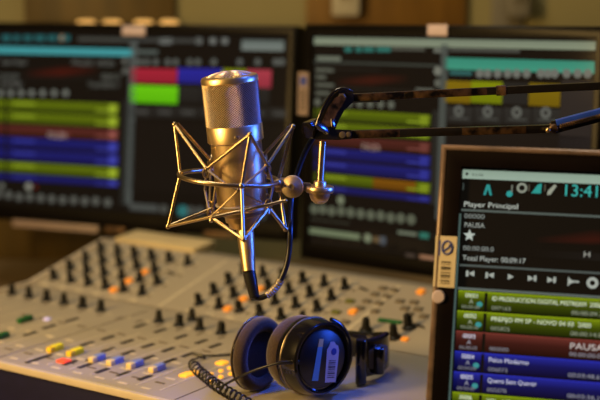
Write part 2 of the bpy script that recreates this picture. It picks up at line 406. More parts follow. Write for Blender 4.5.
class Picture:
    """what a monitor shows: flat coloured shapes in screen coordinates"""
    def __init__(s, pl, m='screen'): s.m = m; s.pl = pl; s.bm = bmesh.new(); s.cl = s.bm.verts.layers.float_color.new('picture'); s.n = 0
    def poly(s, pts, cols, z):
        vs = []
        for (x, y), c in zip(pts, cols):
            v = s.bm.verts.new(s.pl.P(x, y, z)); v[s.cl] = lin(c); vs.append(v)
        s.bm.faces.new(vs)
    def rect(s, x0, y0, x1, y1, c, c2=None, z=.0006):
        c2 = c2 or c
        s.poly([(x0, y1), (x1, y1), (x1, y0), (x0, y0)], [c2, c2, c, c], z)     # c top, c2 bottom; y0 is the upper edge
    def prect(s, a, b, c, c2=None, z=.0006):     # corners given where they are seen
        x0, y0 = s.pl.at(*a); x1, y1 = s.pl.at(*b); s.rect(x0, y0, x1, y1, c, c2, z)
    def disc(s, p, r, c, z=.0009, hole=0, n=18):
        x, y = s.pl.at(*p)
        if hole:
            for k in range(n):
                a, b = 2 * pi * k / n, 2 * pi * (k + 1) / n
                s.poly([(x + r * cos(a), y + r * sin(a)), (x + r * cos(b), y + r * sin(b)), (x + hole * cos(b), y + hole * sin(b)), (x + hole * cos(a), y + hole * sin(a))], [c] * 4, z)
        else: s.poly([(x + r * cos(2 * pi * k / n), y + r * sin(2 * pi * k / n)) for k in range(n)], [c] * n, z)
    def shape(s, p, pts, k, c, z=.0009):
        x, y = s.pl.at(*p); s.poly([(x + a * k, y + b * k) for a, b in pts], [c] * len(pts), z)
    def glow(s, a, b, c, bg, z=.0005):
        x0, y0 = s.pl.at(*a); x1, y1 = s.pl.at(*b); xm, ym = (x0 + x1) / 2, (y0 + y1) / 2
        for xa, xb, l, r in ((x0, xm, bg, c), (xm, x1, c, bg)):
            s.poly([(xa, ym), (xb, ym), (xb, y0), (xa, y0)], [l, r, bg, bg], z); s.poly([(xa, y1), (xb, y1), (xb, ym), (xa, ym)], [bg, bg, r, l], z)
    def text(s, t, p, h, c, wide=None, z=.0010):
        x, y = s.pl.at(*p); vs, fs = text_geo(t); k = h / .72; kx = k
        if wide: kx = wide / max(v[0] for v in vs)
        nv = []
        for v in vs:
            q = s.bm.verts.new(s.pl.P(x + v[0] * kx, y + v[1] * k, z)); q[s.cl] = lin(c); nv.append(q)
        for f in fs:
            try: s.bm.faces.new([nv[i] for i in f])
            except ValueError: pass
    def build(s, parent, off):
        bmesh.ops.translate(s.bm, verts=s.bm.verts, vec=-Vector(off))
        me = bpy.data.meshes.new('screen'); s.bm.to_mesh(me); s.bm.free(); me.materials.append(M[s.m])
        o = bpy.data.objects.new('screen', me); COL.objects.link(o); o.parent = parent
        return o

def monitor(pl, Wd, Ht, bz, label, group, mb, depth=.045, basez=DT, neck_x=.5, bzb=None, back=.06):
    """frame ring, back shell, neck and foot; returns root"""
    bzb = bzb or bz
    cx = pl.P(Wd * neck_x, -Ht * .5, -back); foot = Vector((cx.x, cx.y, basez))
    root = empty('computer_monitor', foot); tag(root, label, 'monitor', group)
    bm = bmesh.new(); R = pl.R()
    # frame: four mitred bars with rounded outer edge
    def ringpts(i0, i1, z): return None
    o = [(0, 0), (Wd, 0), (Wd, -Ht), (0, -Ht)]; i = [(bz, -bz), (Wd - bz, -bz), (Wd - bz, -Ht + bzb), (bz, -Ht + bzb)]
    e = .003
    def ins(q, k): # move a corner inwards by k
        sx = 1 if q[0] == 0 else -1; sy = -1 if q[1] == 0 else 1
        return (q[0] + sx * k, q[1] + sy * k)
    loops = [([q for q in o], -depth), ([q for q in o], .002), ([ins(q, e * .4) for q in o], .0045), ([ins(q, e * 1.3) for q in o], .006), ([(a + (0), b) for a, b in i], .0050), ([q for q in i], -.004)]
    rings = [[bm.verts.new(pl.P(x, y, z)) for x, y in L] for L, z in loops]
    for a, b in zip(rings, rings[1:]):
        for k in range(4): bm.faces.new((a[k], a[(k + 1) % 4], b[(k + 1) % 4], b[k]))
    for k in range(4): bm.faces.new((rings[0][(k + 1) % 4], rings[0][k], rings[-1][k], rings[-1][(k + 1) % 4]))
    finish('frame', bm, mb, root, foot, ang=50)
    bm = bmesh.new(); add_box(bm, pl.P(Wd / 2, -Ht / 2, -depth - .006), ((Wd - .02) * pl.k, (Ht - .02) * pl.k, .016), R, bev=.006); finish('back_shell', bm, M['satin'], root, foot)
    bm = bmesh.new(); add_box(bm, pl.P(Wd / 2, -Ht / 2, -depth * .5), ((Wd - bz * 1.2) * pl.k, (Ht - bz * 1.2) * pl.k, .004), R); finish('panel_backing', bm, M['satin'], root, foot, smooth=False)
    bm = bmesh.new(); zc = pl.P(Wd * neck_x, -Ht * .55, -depth - .02)
    top = zc.z; rz = Matrix.Rotation(-atan2(-pl.X.y, pl.X.x), 3, 'Z')
    add_box(bm, (foot.x, foot.y, (basez + .01 + top) / 2), (.07, .024, top - basez - .005), rz, bev=.006)
    add_box(bm, (Vector((foot.x, foot.y, top)) + zc) / 2, (.06, (Vector((foot.x, foot.y, top)) - zc).length + .02, .05), rz, bev=.006)
    finish('neck', bm, M['satin'], root, foot)
    bm = bmesh.new(); add_box(bm, (foot.x, foot.y, basez + .006), (.20, .13, .012), rz, bev=.005); finish('foot', bm, M['gloss'], root, foot)
    return root, foot

OL, OL2 = (120, 140, 14), (22, 32, 0)
RD, RD2 = (108, 48, 40), (34, 8, 6)
BL, BL2 = (34, 40, 156), (2, 2, 40)
WT_, GR = (205, 212, 200), (140, 148, 142)
TEAL = (60, 180, 170)
HFG = .30

# ---- foreground monitor
pf = Plane(443, 146, 1.09, radians(14.3), radians(14.7), .006, k=1.09 / 1.17)
wf, hf = .40, .30
fg, ffoot = monitor(pf, wf, hf, .0187, 'monitor nearest the camera, cream barcode sticker and round pad on its left bezel', None, M['fgbezel'], depth=.035, neck_x=.62, back=.09)
pic = Picture(pf)
pic.rect(.0187, -.0205, wf - .0187, -hf + .0187, (14, 12, 9), z=.0002)
XR = wf - .0187
def hb(py0, py1, px, c, c2=None, x0=None, x1=XR, z=.0006):
    a = pf.at(px, py0); b = pf.at(px, py1); pic.rect(x0 if x0 is not None else a[0], a[1], x1, b[1], c, c2, z)
hb(169.5, 178.5, 463, (146, 168, 150), (160, 182, 164))
pic.disc((467, 174), .0013, (20, 20, 20)); pic.text('PLAYER', (472, 176), .0022, (50, 60, 54))
hb(183, 190, 463, (70, 80, 76), x1=pf.at(464, 186)[0])
pic.shape((488, 190), [(-1, -1.2), (-.45, -1.2), (0, .2), (.45, -1.2), (1, -1.2), (.35, 1.2), (-.35, 1.2)], .0040, (46, 150, 145))
pic.shape((512, 189), [(-.2, -1), (.2, -1), (.2, 1), (-.2, 1)], .0035, (120, 124, 112)); pic.disc((509.5, 194), .0028, (46, 160, 155))
pic.disc((522, 188), .0046, (150, 156, 140), hole=.0026)
pic.shape((537, 189), [(-1.2, -1), (.9, -1.0), (1, 1.3), (.2, 1)], .0040, (46, 160, 150)); pic.shape((552, 190), [(-1, -1.2), (-.3, -1.1), (1, .9), (.5, 1.3), (-.9, -.3)], .0040, (160, 164, 146))
for gx in (529, 545): pic.shape((gx, 188), [(-.2, -1), (.2, -1), (.2, 1), (-.2, 1)], .003, (90, 84, 70))
pic.text('13:41:', (561.5, 195.8), .0108, (64, 186, 176), wide=pf.at(604, 198)[0] - pf.at(561.5, 196)[0])
pic.text('Player Principal', (463.5, 206.5), .0048, WT_, wide=pf.at(518, 207)[0] - pf.at(463.5, 206)[0])
hb(208.8, 211, 461.5, (88, 98, 92))
pic.text('00000', (464, 218.0), .0042, GR, wide=.0185); pic.text('PAUSA', (464, 227.0), .0044, (170, 176, 168), wide=.0185)
star = [(cos(pi / 2 + k * pi / 5) * (1 if k % 2 == 0 else .42), sin(pi / 2 + k * pi / 5) * (1 if k % 2 == 0 else .42)) for k in range(10)]
pic.shape((469.5, 235.5), star, .0058, (190, 200, 190))
pic.text('00:00:00.0', (463, 250), .0042, (150, 156, 150), wide=.0275)
pic.text('Total Player: 00:09:17', (462.5, 260.0), .0046, (185, 192, 184), wide=.0560)
a = pf.at(535, 226); b = pf.at(650, 249); BG_ = (14, 12, 9); xm_ = (a[0] + b[0]) / 2; ym_ = (a[1] + b[1] * 2) / 3
for xa_, xb_, ca_, cb_ in ((a[0], xm_, BG_, (56, 18, 12)), (xm_, b[0], (56, 18, 12), BG_)):
    pic.poly([(xa_, ym_), (xb_, ym_), (xb_, a[1]), (xa_, a[1])], [ca_, cb_, BG_, BG_], .0004); pic.poly([(xa_, b[1]), (xb_, b[1]), (xb_, ym_), (xa_, ym_)], [BG_, BG_, cb_, ca_], .0004)
a = pf.at(530, 249.5); pic.poly([(a[0], a[1] - .0065), (XR, a[1] - .0065), (XR, a[1]), (a[0], a[1])], [BG_, (58, 56, 52), (46, 44, 42), BG_], .0005); pic.text('H', (583, 257), .0052, (170, 170, 160), wide=.006)
hb(264, 266, 460, (84, 92, 88)); hb(287, 289.3, 458, (100, 110, 104))
tri = [(-1, -1), (1, 0), (-1, 1)]; trl = [(1, -1), (1, 1), (-1, 0)]
IC = (176, 182, 172)
for k, (x, y) in enumerate([(471.5, 273.5), (491, 275.2), (511, 276.8), (531, 278.4), (550.5, 280), (572, 281.7)]):
    sh = trl if k < 2 else tri
    pic.shape((x, y), sh, .0026, IC)
    if k in (0, 1): pic.shape((x - 4.2, y), [(-.4, -1), (.4, -1), (.4, 1), (-.4, 1)], .0026, IC)
    if k in (3, 4): pic.shape((x + 4.2, y), [(-.4, -1), (.4, -1), (.4, 1), (-.4, 1)], .0026, IC)
    if k == 5: pic.shape((x - 1, y), [(-1, -1.4), (-.6, -1.4), (-.6, 1.4), (-1, 1.4)], .0027, IC); pic.shape((x + 4, y), [(-1.4, -.3), (1, -.3), (1, .3), (-1.4, .3)], .0026, IC)
pic.disc((592.5, 283), .0050, IC, hole=.0024)
# playlist rows
y0 = pf.at(458, 290.3)[1]; y6 = pf.at(452, 391.7)[1]; ph = (y0 - y6) / 5
xl = pf.at(458, 300)[0]; xt = pf.at(484.5, 300)[0]; xr = pf.at(487.5, 300)[0]
rows = [(OL, OL2, 'ID PRODUCCION DIGITAL MISTREAM  2000', '007165', '00:00:09.7'), (OL, OL2, 'PREFIJO FM SP - NOVO 04 03  2000', '005825', '00:00:14.8'),
        (RD, RD2, '', '000000', '00:00:00.0'), (BL, BL2, 'Palco Moderno', '006073', '00:03:48.6'), (BL, BL2, 'Quero Sem Querer', '005078', '00:03:36.1'), (OL, OL2, 'VOL - NO ME OLVIDES', '004110', '00:02:51.4')]
def tx(t, x, y, h, c, wide=None, z=.0010):
    vs, fs = text_geo(t); k = h / .72; kx = wide / max(v[0] for v in vs) if wide else k; nv = []
    for v in vs:
        q = pic.bm.verts.new(pf.P(x + v[0] * kx, y + v[1] * k, z)); q[pic.cl] = lin(c); nv.append(q)
    for f in fs:
        try: pic.bm.faces.new([nv[i] for i in f])
        except ValueError: pass
for r, (c, c2, t, n, d) in enumerate(rows):
    ya = y0 - r * ph; yb = ya - ph * .93; ym = ya - ph * .42
    cm = tuple(a * .40 + b * .60 for a, b in zip(c, c2))
    for xa, xb in ((xl, xt), (xr, XR)):
        pic.rect(xa, ya, xb, ym, c, cm); pic.rect(xa, ym, xb, yb, cm, c2)
    pic.rect(xl, ya + .0002, XR, ya - .0006, tuple(min(255, v * 1.25) for v in c), z=.0007)
    lc = (236, 246, 214) if c is OL else (228, 228, 244)
    if t: tx(t, xr + .004, ya - .0072, .0041, lc, wide=(.0945, .0870, 0, .0350, .0430, .0500)[r])
    tx(n, xr + .004, ya - ph * .84, .0035, tuple(v * .62 for v in lc), wide=.0170)
    tx(d, xr + .0735, ya - ph * .82, .0037, tuple(v * .66 for v in lc), wide=.0270)
    tx('0000%d' % (r + 1), xl + .0062, ya - .0058, .0040, lc, wide=.0112)
    tx('00:00:00', xl + .0035, ya - ph * .86, .0030, tuple(v * .6 for v in lc), wide=.0160)
    if r != 2:
        p = [(cos(k * pi / 8) * .0028 + xl + .0195, sin(k * pi / 8) * .0024 + ya - ph * .62) for k in range(16)]
        pic.poly(p, [(60, 150, 150)] * 16, .0009)
    tx('A', xl + .0100, ya - ph * .62, .0042, tuple(v * .7 for v in lc))
tx('PAUSA', xr + .0735, y0 - 2 * ph - .0086, .0056, (214, 206, 200), wide=.0290)
pic.rect(xl - .0032, y0 + .069, xl - .0015, -hf + .02, (78, 98, 92), z=.0007)
pic.build(fg, ffoot)
bm = bmesh.new(); e_ = .0042; q4 = [(0, 0), (wf, 0), (wf, -hf), (0, -hf)]
def in4(k_): return [(k_, -k_), (wf - k_, -k_), (wf - k_, -hf + k_), (k_, -hf + k_)]
lp = [(in4(-.0012), -.012), (in4(-.0012), .0030), (in4(0), .0062), (in4(.0022), .0072), (in4(e_), .0064), (in4(e_), .002)]
rg_ = [[bm.verts.new(pf.P(x, y, z)) for x, y in L] for L, z in lp]
for a, b in zip(rg_, rg_[1:] + rg_[:1]):
    for k in range(4): bm.faces.new((a[k], a[(k + 1) % 4], b[(k + 1) % 4], b[k]))
finish('frame_edge', bm, M['edge'], fg, ffoot, ang=60)
# cream barcode sticker and round pad on the left bezel
def on_plane_box(pl, x0, y0, x1, y1, n0, n1, mi=0, bm=None, bev=0):
    add_box(bm, pl.P((x0 + x1) / 2, (y0 + y1) / 2, (n0 + n1) / 2), (abs(x1 - x0) * pl.k, abs(y1 - y0) * pl.k, (n1 - n0) * pl.k), pl.R(), bev=bev, mi=mi)
bm = bmesh.new(); a = pf.at(437.5, 236); b = pf.at(452.5, 288)
x0, x1 = a[0] - .0005, a[0] + .0187; yt, yb = a[1], b[1]
on_plane_box(pf, x0, yt, x1, yb, .0062, .0068, 0, bm)
for k in range(9):
    h = [.0012, .0006, .0018, .0006, .0010, .0016, .0006, .0012, .0008][k]
    on_plane_box(pf, x0 + .0062, yt - .0228 - k * .0024, x0 + .0150, yt - .0228 - k * .0024 - h, .0068, .0070, 1, bm)
on_plane_box(pf, x0 + .0028, yt - .004, x0 + .0046, yt - .018, .0068, .0070, 2, bm)
R = pf.R(); c = pf.P(x0 + .0108, yt - .0105, .0069)
ringp = [c + R @ Vector((.0042 * cos(t), .0055 * sin(t), 0)) for t in [2 * pi * k / 24 for k in range(24)]]
add_tube(bm, ringp, .0008, 6, mi=2, closed=True); add_tube(bm, [c + R @ Vector((-.003, -.003, 0)), c + R @ Vector((.001, 0, 0)), c + R @ Vector((.003, .004, 0))], .0009, 6, mi=2)
finish('barcode_sticker', bm, [M['sticker'], M['ink'], M['inkblue']], fg, ffoot)['label'] = 'cream barcode sticker with blue logo'
bm = bmesh.new(); q = pf.at(439.5, 297); add_lathe(bm, [(.0056, -.001), (.0056, .0015), (.0048, .0024), (0, .0025)], pf.P(q[0], q[1], .0055), pf.N, 24)
finish('round_pad', bm, M['paleplate'], fg, ffoot)['label'] = 'small round pale pad'

# ---- rear monitors
DK = (15, 13, 11)
def dim(c, k): return tuple(v * k for v in c)
pl = Plane(298, 26, 1.86, radians(21.2), radians(7.1), 0)
wl, hl = .548, .313
ml, lfoot = monitor(pl, wl, hl, .011, 'left rear monitor with cyan title bar and red, blue and green keys, behind the microphone', 'pair of rear studio monitors', M['bezel'], bzb=.026, neck_x=.5) if False else (None, None)
# the plane starts at the right-hand corner, so shift it to the left-hand one
pl.O = pl.O - pl.X * wl
ml, lfoot = monitor(pl, wl, hl, .011, 'left rear monitor with long cyan bar and red, blue and green keys, behind the microphone', None, M['bezel'], bzb=.026, neck_x=.5)
pic = Picture(pl, 'screen_rear')
pic.rect(.011, -.011, wl - .011, -hl + .026, DK, z=.0002)
R_ = pic.prect
x12 = pl.at(120, 120)[0]
R_((-4, 46.5), (133, 56), (70, 176, 182), (84, 190, 194))
for x, w_ in ((2, 9), (14, 6), (24, 8), (35, 10), (48, 8), (58, 12)): R_((x, 35), (x + w_, 41), (40, 110, 112))
R_((60, 35), (64, 41), (190, 150, 110)); R_((78, 37), (131, 42), (78, 80, 74)); R_((135, 38), (200, 43), (74, 76, 72))
for x in (160, 166, 196, 210, 222): R_((x, 38), (x + 6, 44), (130, 134, 128))
R_((242, 40), (284, 51), (112, 124, 118), (140, 150, 142)); R_((134, 50), (158, 54), (100, 112, 106))
pic.text('Player Principal', (2, 64), .0075, (128, 132, 124), wide=.045); pic.text('PAUSA  00:00', (72, 65), .0085, (120, 124, 116), wide=.074)
pic.glow((24, 64), (100, 80), (84, 20, 12), DK); R_((15, 77), (110, 79), (34, 32, 29))
pic.text('00:00:00', (0, 78), .007, (120, 124, 116), wide=.035); pic.text('Total Player', (0, 85), .008, (140, 142, 134), wide=.042)
pic.text('00:09:17', (102, 79), .008, (130, 134, 124), wide=.032); pic.text('Total 00:09:17', (88, 87), .0085, (120, 124, 116), wide=.055)
for x in (1, 11, 21.5, 32, 43, 54.5, 66): pic.disc((x, 93), .0052, (134, 138, 128))
for x in (125, 125.5): pic.disc((x, 61 if x == 125 else 71), .005, (110, 112, 104))
Yr = [101.8, 114.4, 127.0, 139.6, 152.2, 164.8, 177.2, 185]
BLr = dim(BL, .85)
cs = [(OL, OL2), (OL, OL2), (RD, RD2), (BLr, BL2), (BLr, BL2), (OL, OL2), (BLr, BL2)]
def rrow(pl, pic, xa_px, xb_px, xdiv, ya, yb, c, c2, lit, xref):
    A = pl.at(xa_px, ya)[0]; B = pl.at(xb_px, ya)[0]; Y0 = pl.at(xref, ya)[1]; Y1 = pl.at(xref, yb)[1]; Dv = pl.at(xdiv, ya)[0]
    cm = tuple((a + b) / 2 for a, b in zip(c, c2)); ym = Y0 + (Y1 - Y0) * .45; Y1 = Y1 - (Y1 - Y0) * .09
    for a, b in ((A, Dv - .003), (Dv + .001, B)):
        pic.rect(a, Y0, b, ym, c, cm); pic.rect(a, ym, b, Y1, cm, c2)
    for k, (q, wd) in enumerate(((.06, .20), (.45, .12), (.80, .13))):
        if k != lit: pic.rect(Dv + (B - Dv) * q, Y0 + (Y1 - Y0) * (.2 if k == 0 else .62), Dv + (B - Dv) * (q + wd), Y0 + (Y1 - Y0) * (.42 if k == 0 else .8), tuple(min(255, v * 1.15 + 28) for v in c), z=.0008)
    return A, B, Y0, Y1
for k, (c, c2) in enumerate(cs):
    A, B, a, b = rrow(pl, pic, -5, 119, 7, Yr[k], Yr[k + 1] - 1.2, c, tuple((x + y) / 2 for x, y in zip(c, c2)), 1 if k != 2 else 0, 60)
    pic.rect(B - .017, a - .001, B - .003, b + .001, tuple(min(255, v * 1.2 + 34) for v in c), z=.0009)
q = pl.at(60, 127.3 + 3.5); pic.text('PAUSA', (48, 138), .010, (200, 176, 166), wide=.034)
pic.disc((29, 186.5), .006, (160, 160, 144)); pic.disc((2, 186), .005, (120, 122, 112)); pic.disc((36, 187), .003, (120, 30, 26))
for x, y in ((-1, 194), (9, 195), (19.5, 197), (30, 197), (41, 198), (52, 199), (63, 200), (74, 200), (85, 201), (96, 201), (108, 202.5)): pic.disc((x, y), .0064, (104, 106, 98))
R_((2, 206), (36, 212), (92, 96, 88)); R_((83, 212), (107, 217), (110, 114, 104)); R_((109, 213), (117, 219), (52, 132, 134))
# right-hand pane
R_((130.5, 40), (131.5, 205), (90, 96, 92)); R_((124, 100), (127, 205), (40, 42, 39))
for x in (140, 147, 156, 168, 176, 190, 198, 214, 240, 258, 276, 282): pic.disc((x, 62), .005, (104, 108, 102))
R_((131.5, 68), (177, 84), (196, 40, 64), (170, 32, 54)); R_((178, 68), (222, 84), (44, 44, 176), (36, 36, 150)); R_((223, 69), (246, 85), (150, 160, 12), (130, 140, 10)); R_((247, 69.5), (271, 88), (200, 70, 86), (170, 52, 70))
R_((130.5, 85), (177.5, 104), (126, 236, 18), (106, 214, 10))
for k in range(4): R_((178.5 + k * 23, 86 + k * .4), (200 + k * 23, 103 + k * .6), (42, 42, 40), (34, 34, 32)); 
for k in range(7): R_((131 + k * 23, 106 + k * .3), (152 + k * 23, 118 + k * .3), (46, 46, 43), (36, 36, 34)); R_((136 + k * 23, 110 + k * .3), (148 + k * 23, 114 + k * .3), (76, 76, 72), z=.0008)
R_((132, 121), (290, 200), (20, 17, 15), (20, 17, 15))
R_((130, 203), (158, 212), (84, 88, 84)); 
for x in (164, 191, 200, 245, 262): pic.disc((x, 209 + (x - 164) * .06), .007, (84, 86, 80))
pic.disc((183, 211), .009, (50, 128, 128)); R_((122, 215), (150, 224), (88, 92, 86)); R_((152, 217), (196, 225), (70, 74, 68)); R_((211, 222), (230, 231), (66, 176, 186)); R_((240, 224), (268, 231), (70, 72, 66))
pic.build(ml, lfoot)
bm = bmesh.new(); a = pl.at(206, 230); b = pl.at(236, 238.5); on_plane_box(pl, a[0], a[1], b[0], b[1], .0055, .0070, 0, bm, bev=.0005); finish('bezel_label', bm, M['chip'], ml, lfoot)
bm = bmesh.new(); a = pl.at(15, 219); b = pl.at(100, 233); on_plane_box(pl, a[0], a[1], b[0], b[1] , .0055, .0075, 0, bm, bev=.0008); finish('bezel_strip', bm, M['strip'], ml, lfoot)['label'] = 'pale strip on the lower bezel'
bm = bmesh.new(); a = pl.at(106, 226); b = pl.at(126, 233); on_plane_box(pl, a[0], a[1], b[0], b[1], .0055, .0070, 0, bm, bev=.0005); finish('bezel_label', bm, M['chip'], ml, lfoot)
bm = bmesh.new(); a = pl.at(124.5, 26); b = pl.at(147, 36); on_plane_box(pl, a[0], a[1], b[0], b[1], .0058, .0072, 0, bm, bev=.0004); finish('top_label', bm, M['paleplate'], ml, lfoot)['label'] = 'pale pink label on the top bezel'

pr = Plane(307, 24, 1.75, radians(37.5), radians(2.9), -.012)
wr, hr = .437, .322
mr, rfoot = monitor(pr, wr, hr, .0125, 'right rear monitor with teal bar and yellow keys, behind the microphone arm', None, M['bezel'], bzb=.022, neck_x=.5, back=.075)
pic = Picture(pr, 'screen_rear'); R_ = pic.prect
pic.rect(.0125, -.0125, wr - .0125, -hr + .022, DK, z=.0002)
A = pr.at(314.5, 37); Bq = pr.at(314.5, 44.5); pic.rect(A[0], A[1], wr - .014, Bq[1], (140, 152, 128), (158, 170, 142))
for x, w_ in ((345, 7), (356, 6), (364, 10), (377, 6), (383, 8)): R_((x, 47), (x + w_, 52), (52, 130, 118))
R_((317, 56), (341, 61), (126, 134, 116)); R_((392, 47), (425, 51), (96, 98, 86)); R_((434, 48), (446, 53), (120, 124, 112)); R_((450, 48), (520, 53), (86, 88, 80))
R_((314, 63), (438, 64.5), (70, 76, 68))
for y in (68, 75, 83, 91): R_((316, y), (326 + (y % 3) * 4, y + 4.2), (104, 108, 94))
pic.glow((335, 72), (410, 89), (74, 24, 15), DK); R_((330, 88), (430, 91), (38, 36, 32)); R_((416, 88), (434, 92), (110, 112, 100)); R_((330, 68), (380, 71), (40, 38, 34))
pic.disc((438, 71), .006, (136, 138, 124)); pic.disc((438, 83), .005, (110, 112, 100))
for k in range(8): pic.disc((318 + k * 10.5, 102 + k * .4), .0052, (110, 114, 100))
Yr = [111.5, 125, 138.2, 151.4, 164.6, 177.8, 190.4, 198.6]   # upper edges near x = 370
cs2 = [(dim(OL, .95), OL2), (dim(OL, .95), OL2), (dim(RD, .9), RD2), (dim(BL, .85), BL2), (dim(BL, .85), BL2), (dim(OL, .95), OL2), (dim(BL, .8), BL2)]
for k, (c, c2) in enumerate(cs2):
    A_, B_, a, b = rrow(pr, pic, 315, 431, 318.5, Yr[k], Yr[k + 1] - 1.6, c, tuple((x + y) / 2 for x, y in zip(c, c2)), 1 if k != 2 else 0, 370)
    pic.rect(B_ - .016, a - .001, B_ - .003, b + .001, tuple(min(255, v * 1.1 + 20) for v in c), z=.0009)
    if k == 5: pic.rect(A_ + (B_ - A_) * .52, a, A_ + (B_ - A_) * .88, b, (150, 96, 14), (110, 66, 6), z=.0007)
pic.text('PAUSA', (362, 150), .010, (176, 150, 138), wide=.030)
pic.disc((341, 200), .006, (138, 146, 118))
for x, y in ((314.5, 209), (323, 209.4), (332, 211), (341.5, 211), (351, 212.5), (361, 213.7), (371, 215), (381, 215.7), (391, 217.6), (401, 218.2), (411.5, 219.5)): pic.disc((x, y), .0068, (106, 112, 92))
R_((308, 218), (350, 224), (76, 80, 66)); R_((309, 227.5), (360, 240), (132, 146, 112), (124, 138, 104)); pic.disc((368, 238), .0062, (136, 146, 116)); R_((373, 236), (380, 243), (110, 90, 60)); R_((380, 236), (386, 245), (84, 92, 100))
R_((398, 230.5), (417, 236), (128, 138, 116)); R_((420, 232), (429, 239), (52, 130, 112)); R_((432, 236), (470, 240), (70, 74, 66))
R_((406, 253), (415, 259), (84, 70, 60)); R_((420, 254.5), (436, 262), (180, 130, 96)); R_((316, 249), (400, 256), (34, 30, 27))
# right-hand pane
R_((441.5, 44), (442.5, 220), (84, 90, 84)); R_((433, 110), (436, 205), (40, 41, 38))
pc = pr.at(445, 57.5); pd = pr.at(445, 69); pic.rect(pc[0], pc[1], wr - .014, pd[1], (62, 160, 134), (74, 176, 146))
R_((450, 70.5), (472, 75.5), (52, 112, 108))
for x in (480, 488, 498, 508, 517, 527, 541, 548, 555, 567, 578, 588): pic.disc((x, 73.5), .0055, (128, 130, 120))
R_((445, 80.5), (470.5, 103.5), (150, 122, 14), (136, 108, 8)); R_((471.5, 81), (502, 104), (150, 160, 10), (128, 140, 6)); R_((503, 82), (528, 105), (40, 40, 38)); R_((529.5, 83), (560, 107), (146, 120, 14), (130, 104, 8))
for k in range(4):
    x = 446 + k * 29; R_((x, 106 + k * .6), (x + 27, 124 + k * .6), (50, 50, 47), (40, 40, 38)); pic.disc((x + 13, 111 + k * .6), .007, (112, 114, 106), hole=.003); R_((x + 5, 117 + k * .6), (x + 23, 119.5 + k * .6), (88, 90, 84), z=.0009)
R_((562, 80), (597, 150), (52, 46, 43), (48, 42, 40)); R_((445, 128), (597, 215), (26, 22, 20), (24, 20, 18))
pic.build(mr, rfoot)
bm = bmesh.new(); a = pr.at(430.5, 24.5); b = pr.at(450, 36); on_plane_box(pr, a[0], a[1], b[0], b[1], .0058, .0072, 0, bm, bev=.0004); finish('top_label', bm, M['paleplate'], mr, rfoot)['label'] = 'pale pink label on the top bezel'
bm = bmesh.new(); a = pr.at(301.5, 72); b = pr.at(310.5, 115)
on_plane_box(pr, a[0], a[1], b[0], b[1], .0060, .0068, 0, bm)
on_plane_box(pr, a[0] + .003, a[1] - .006, b[0] - .003, a[1] - .018, .0068, .0070, 2, bm)
for k in range(6): on_plane_box(pr, a[0] + .003, a[1] - .024 - k * .005, b[0] - .003, a[1] - .0262 - k * .005, .0068, .0070, 1, bm)
finish('barcode_sticker', bm, [M['strip'], M['ink'], M['inkblue']], mr, rfoot)['label'] = 'pale barcode sticker on the left bezel'

# ------------------------------------------------------------------ microphone
PXM = 1.2 / FPX                               # metres per photo pixel at the microphone
MO = W(239.2, 173.4, 1.2)
MU = Vector((-.092, -.030, 1)).normalized()
def mpos(y): return MO + MU * ((177 - y) * PXM / MU.z * .985)
mic = empty('condenser_microphone', MO); tag(mic, 'large gold and silver side-address microphone with woven grille, held in the wire cage', 'microphone')
k = PXM
def mh(y): return (177 - y) * k * 1.0
def lathe(name, prof, m, seg=64, parent=mic):
    bm = bmesh.new(); add_lathe(bm, [(r * k, mh(y)) for r, y in prof], MO, MU, seg); return finish(name, bm, m, parent, MO, ang=35)
lathe('body', [(0, 214), (24.2, 214), (25.0, 213.2), (25.4, 150), (25.4, 142.5), (0, 142.5)], M['nickel'])
lathe('collar', [(0, 144), (27.2, 144), (28.0, 143.2), (28.0, 128), (27.4, 127), (0, 127)], M['nickel'])
bm = bmesh.new()
fr = Vector((0.10, -1, .0)); fr = (fr - MU * fr.dot(MU)).normalized()
c = MO + MU * mh(137) + fr * 27.6 * k
add_lathe(bm, [(2.2 * k, -.5 * k), (2.2 * k, .6 * k), (1.6 * k, 1.0 * k), (0, 1.0 * k)], c, fr, 16); finish('screw', bm, M['nickel_dark'], mic, MO)
# woven grille: diamond lattice of real wire
bm = bmesh.new(); NA, NZ = 124, 38; zt0, zb0 = mh(84.5), mh(127.5); RB = basis(MU); rg = 27.0 * k
grid = {}
for i in range(NA):
    for j in range(NZ + 1):
        if (i + j) % 2 == 0:
            a = 2 * pi * i / NA; grid[i, j] = bm.verts.new(MO + RB @ Vector((rg * cos(a), rg * sin(a), zb0 + (zt0 - zb0) * j / NZ)))
for i in range(NA):
    for j in range(NZ - 1):
        if (i + j) % 2 == 1: continue
        q = [grid[i, j], grid[(i + 1) % NA, j + 1], grid[i, j + 2], grid[(i - 1) % NA, j + 1]] if j + 2 <= NZ else None
        if q: bm.faces.new(q)
g = finish('grille', bm, M['grille'], mic, MO, smooth=False)
wm = g.modifiers.new('wires', 'WIREFRAME'); wm.thickness = .00095; wm.use_replace = True; wm.use_even_offset = False; wm.use_boundary = True
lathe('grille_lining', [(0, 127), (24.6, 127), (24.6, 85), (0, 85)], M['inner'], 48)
# side seam bars of the grille
bm = bmesh.new()
for sgn in (-1, 1):
    bm = bmesh.new(); d = (basis(MU) @ Vector((sgn, -.10, 0))).normalized()
    add_tube(bm, [MO + MU * mh(127) + d * 27.4 * k, MO + MU * mh(84) + d * 27.4 * k], .8 * k, 8)
    finish('grille_seam', bm, M['nickel_dark'], mic, MO)
lathe('top_ring', [(23.0, 85.5), (27.6, 85.5), (28.4, 84.6), (28.4, 80.8), (27.4, 79.2), (24.5, 78.2), (22.6, 78.4), (22.6, 80)], M['nickel'])
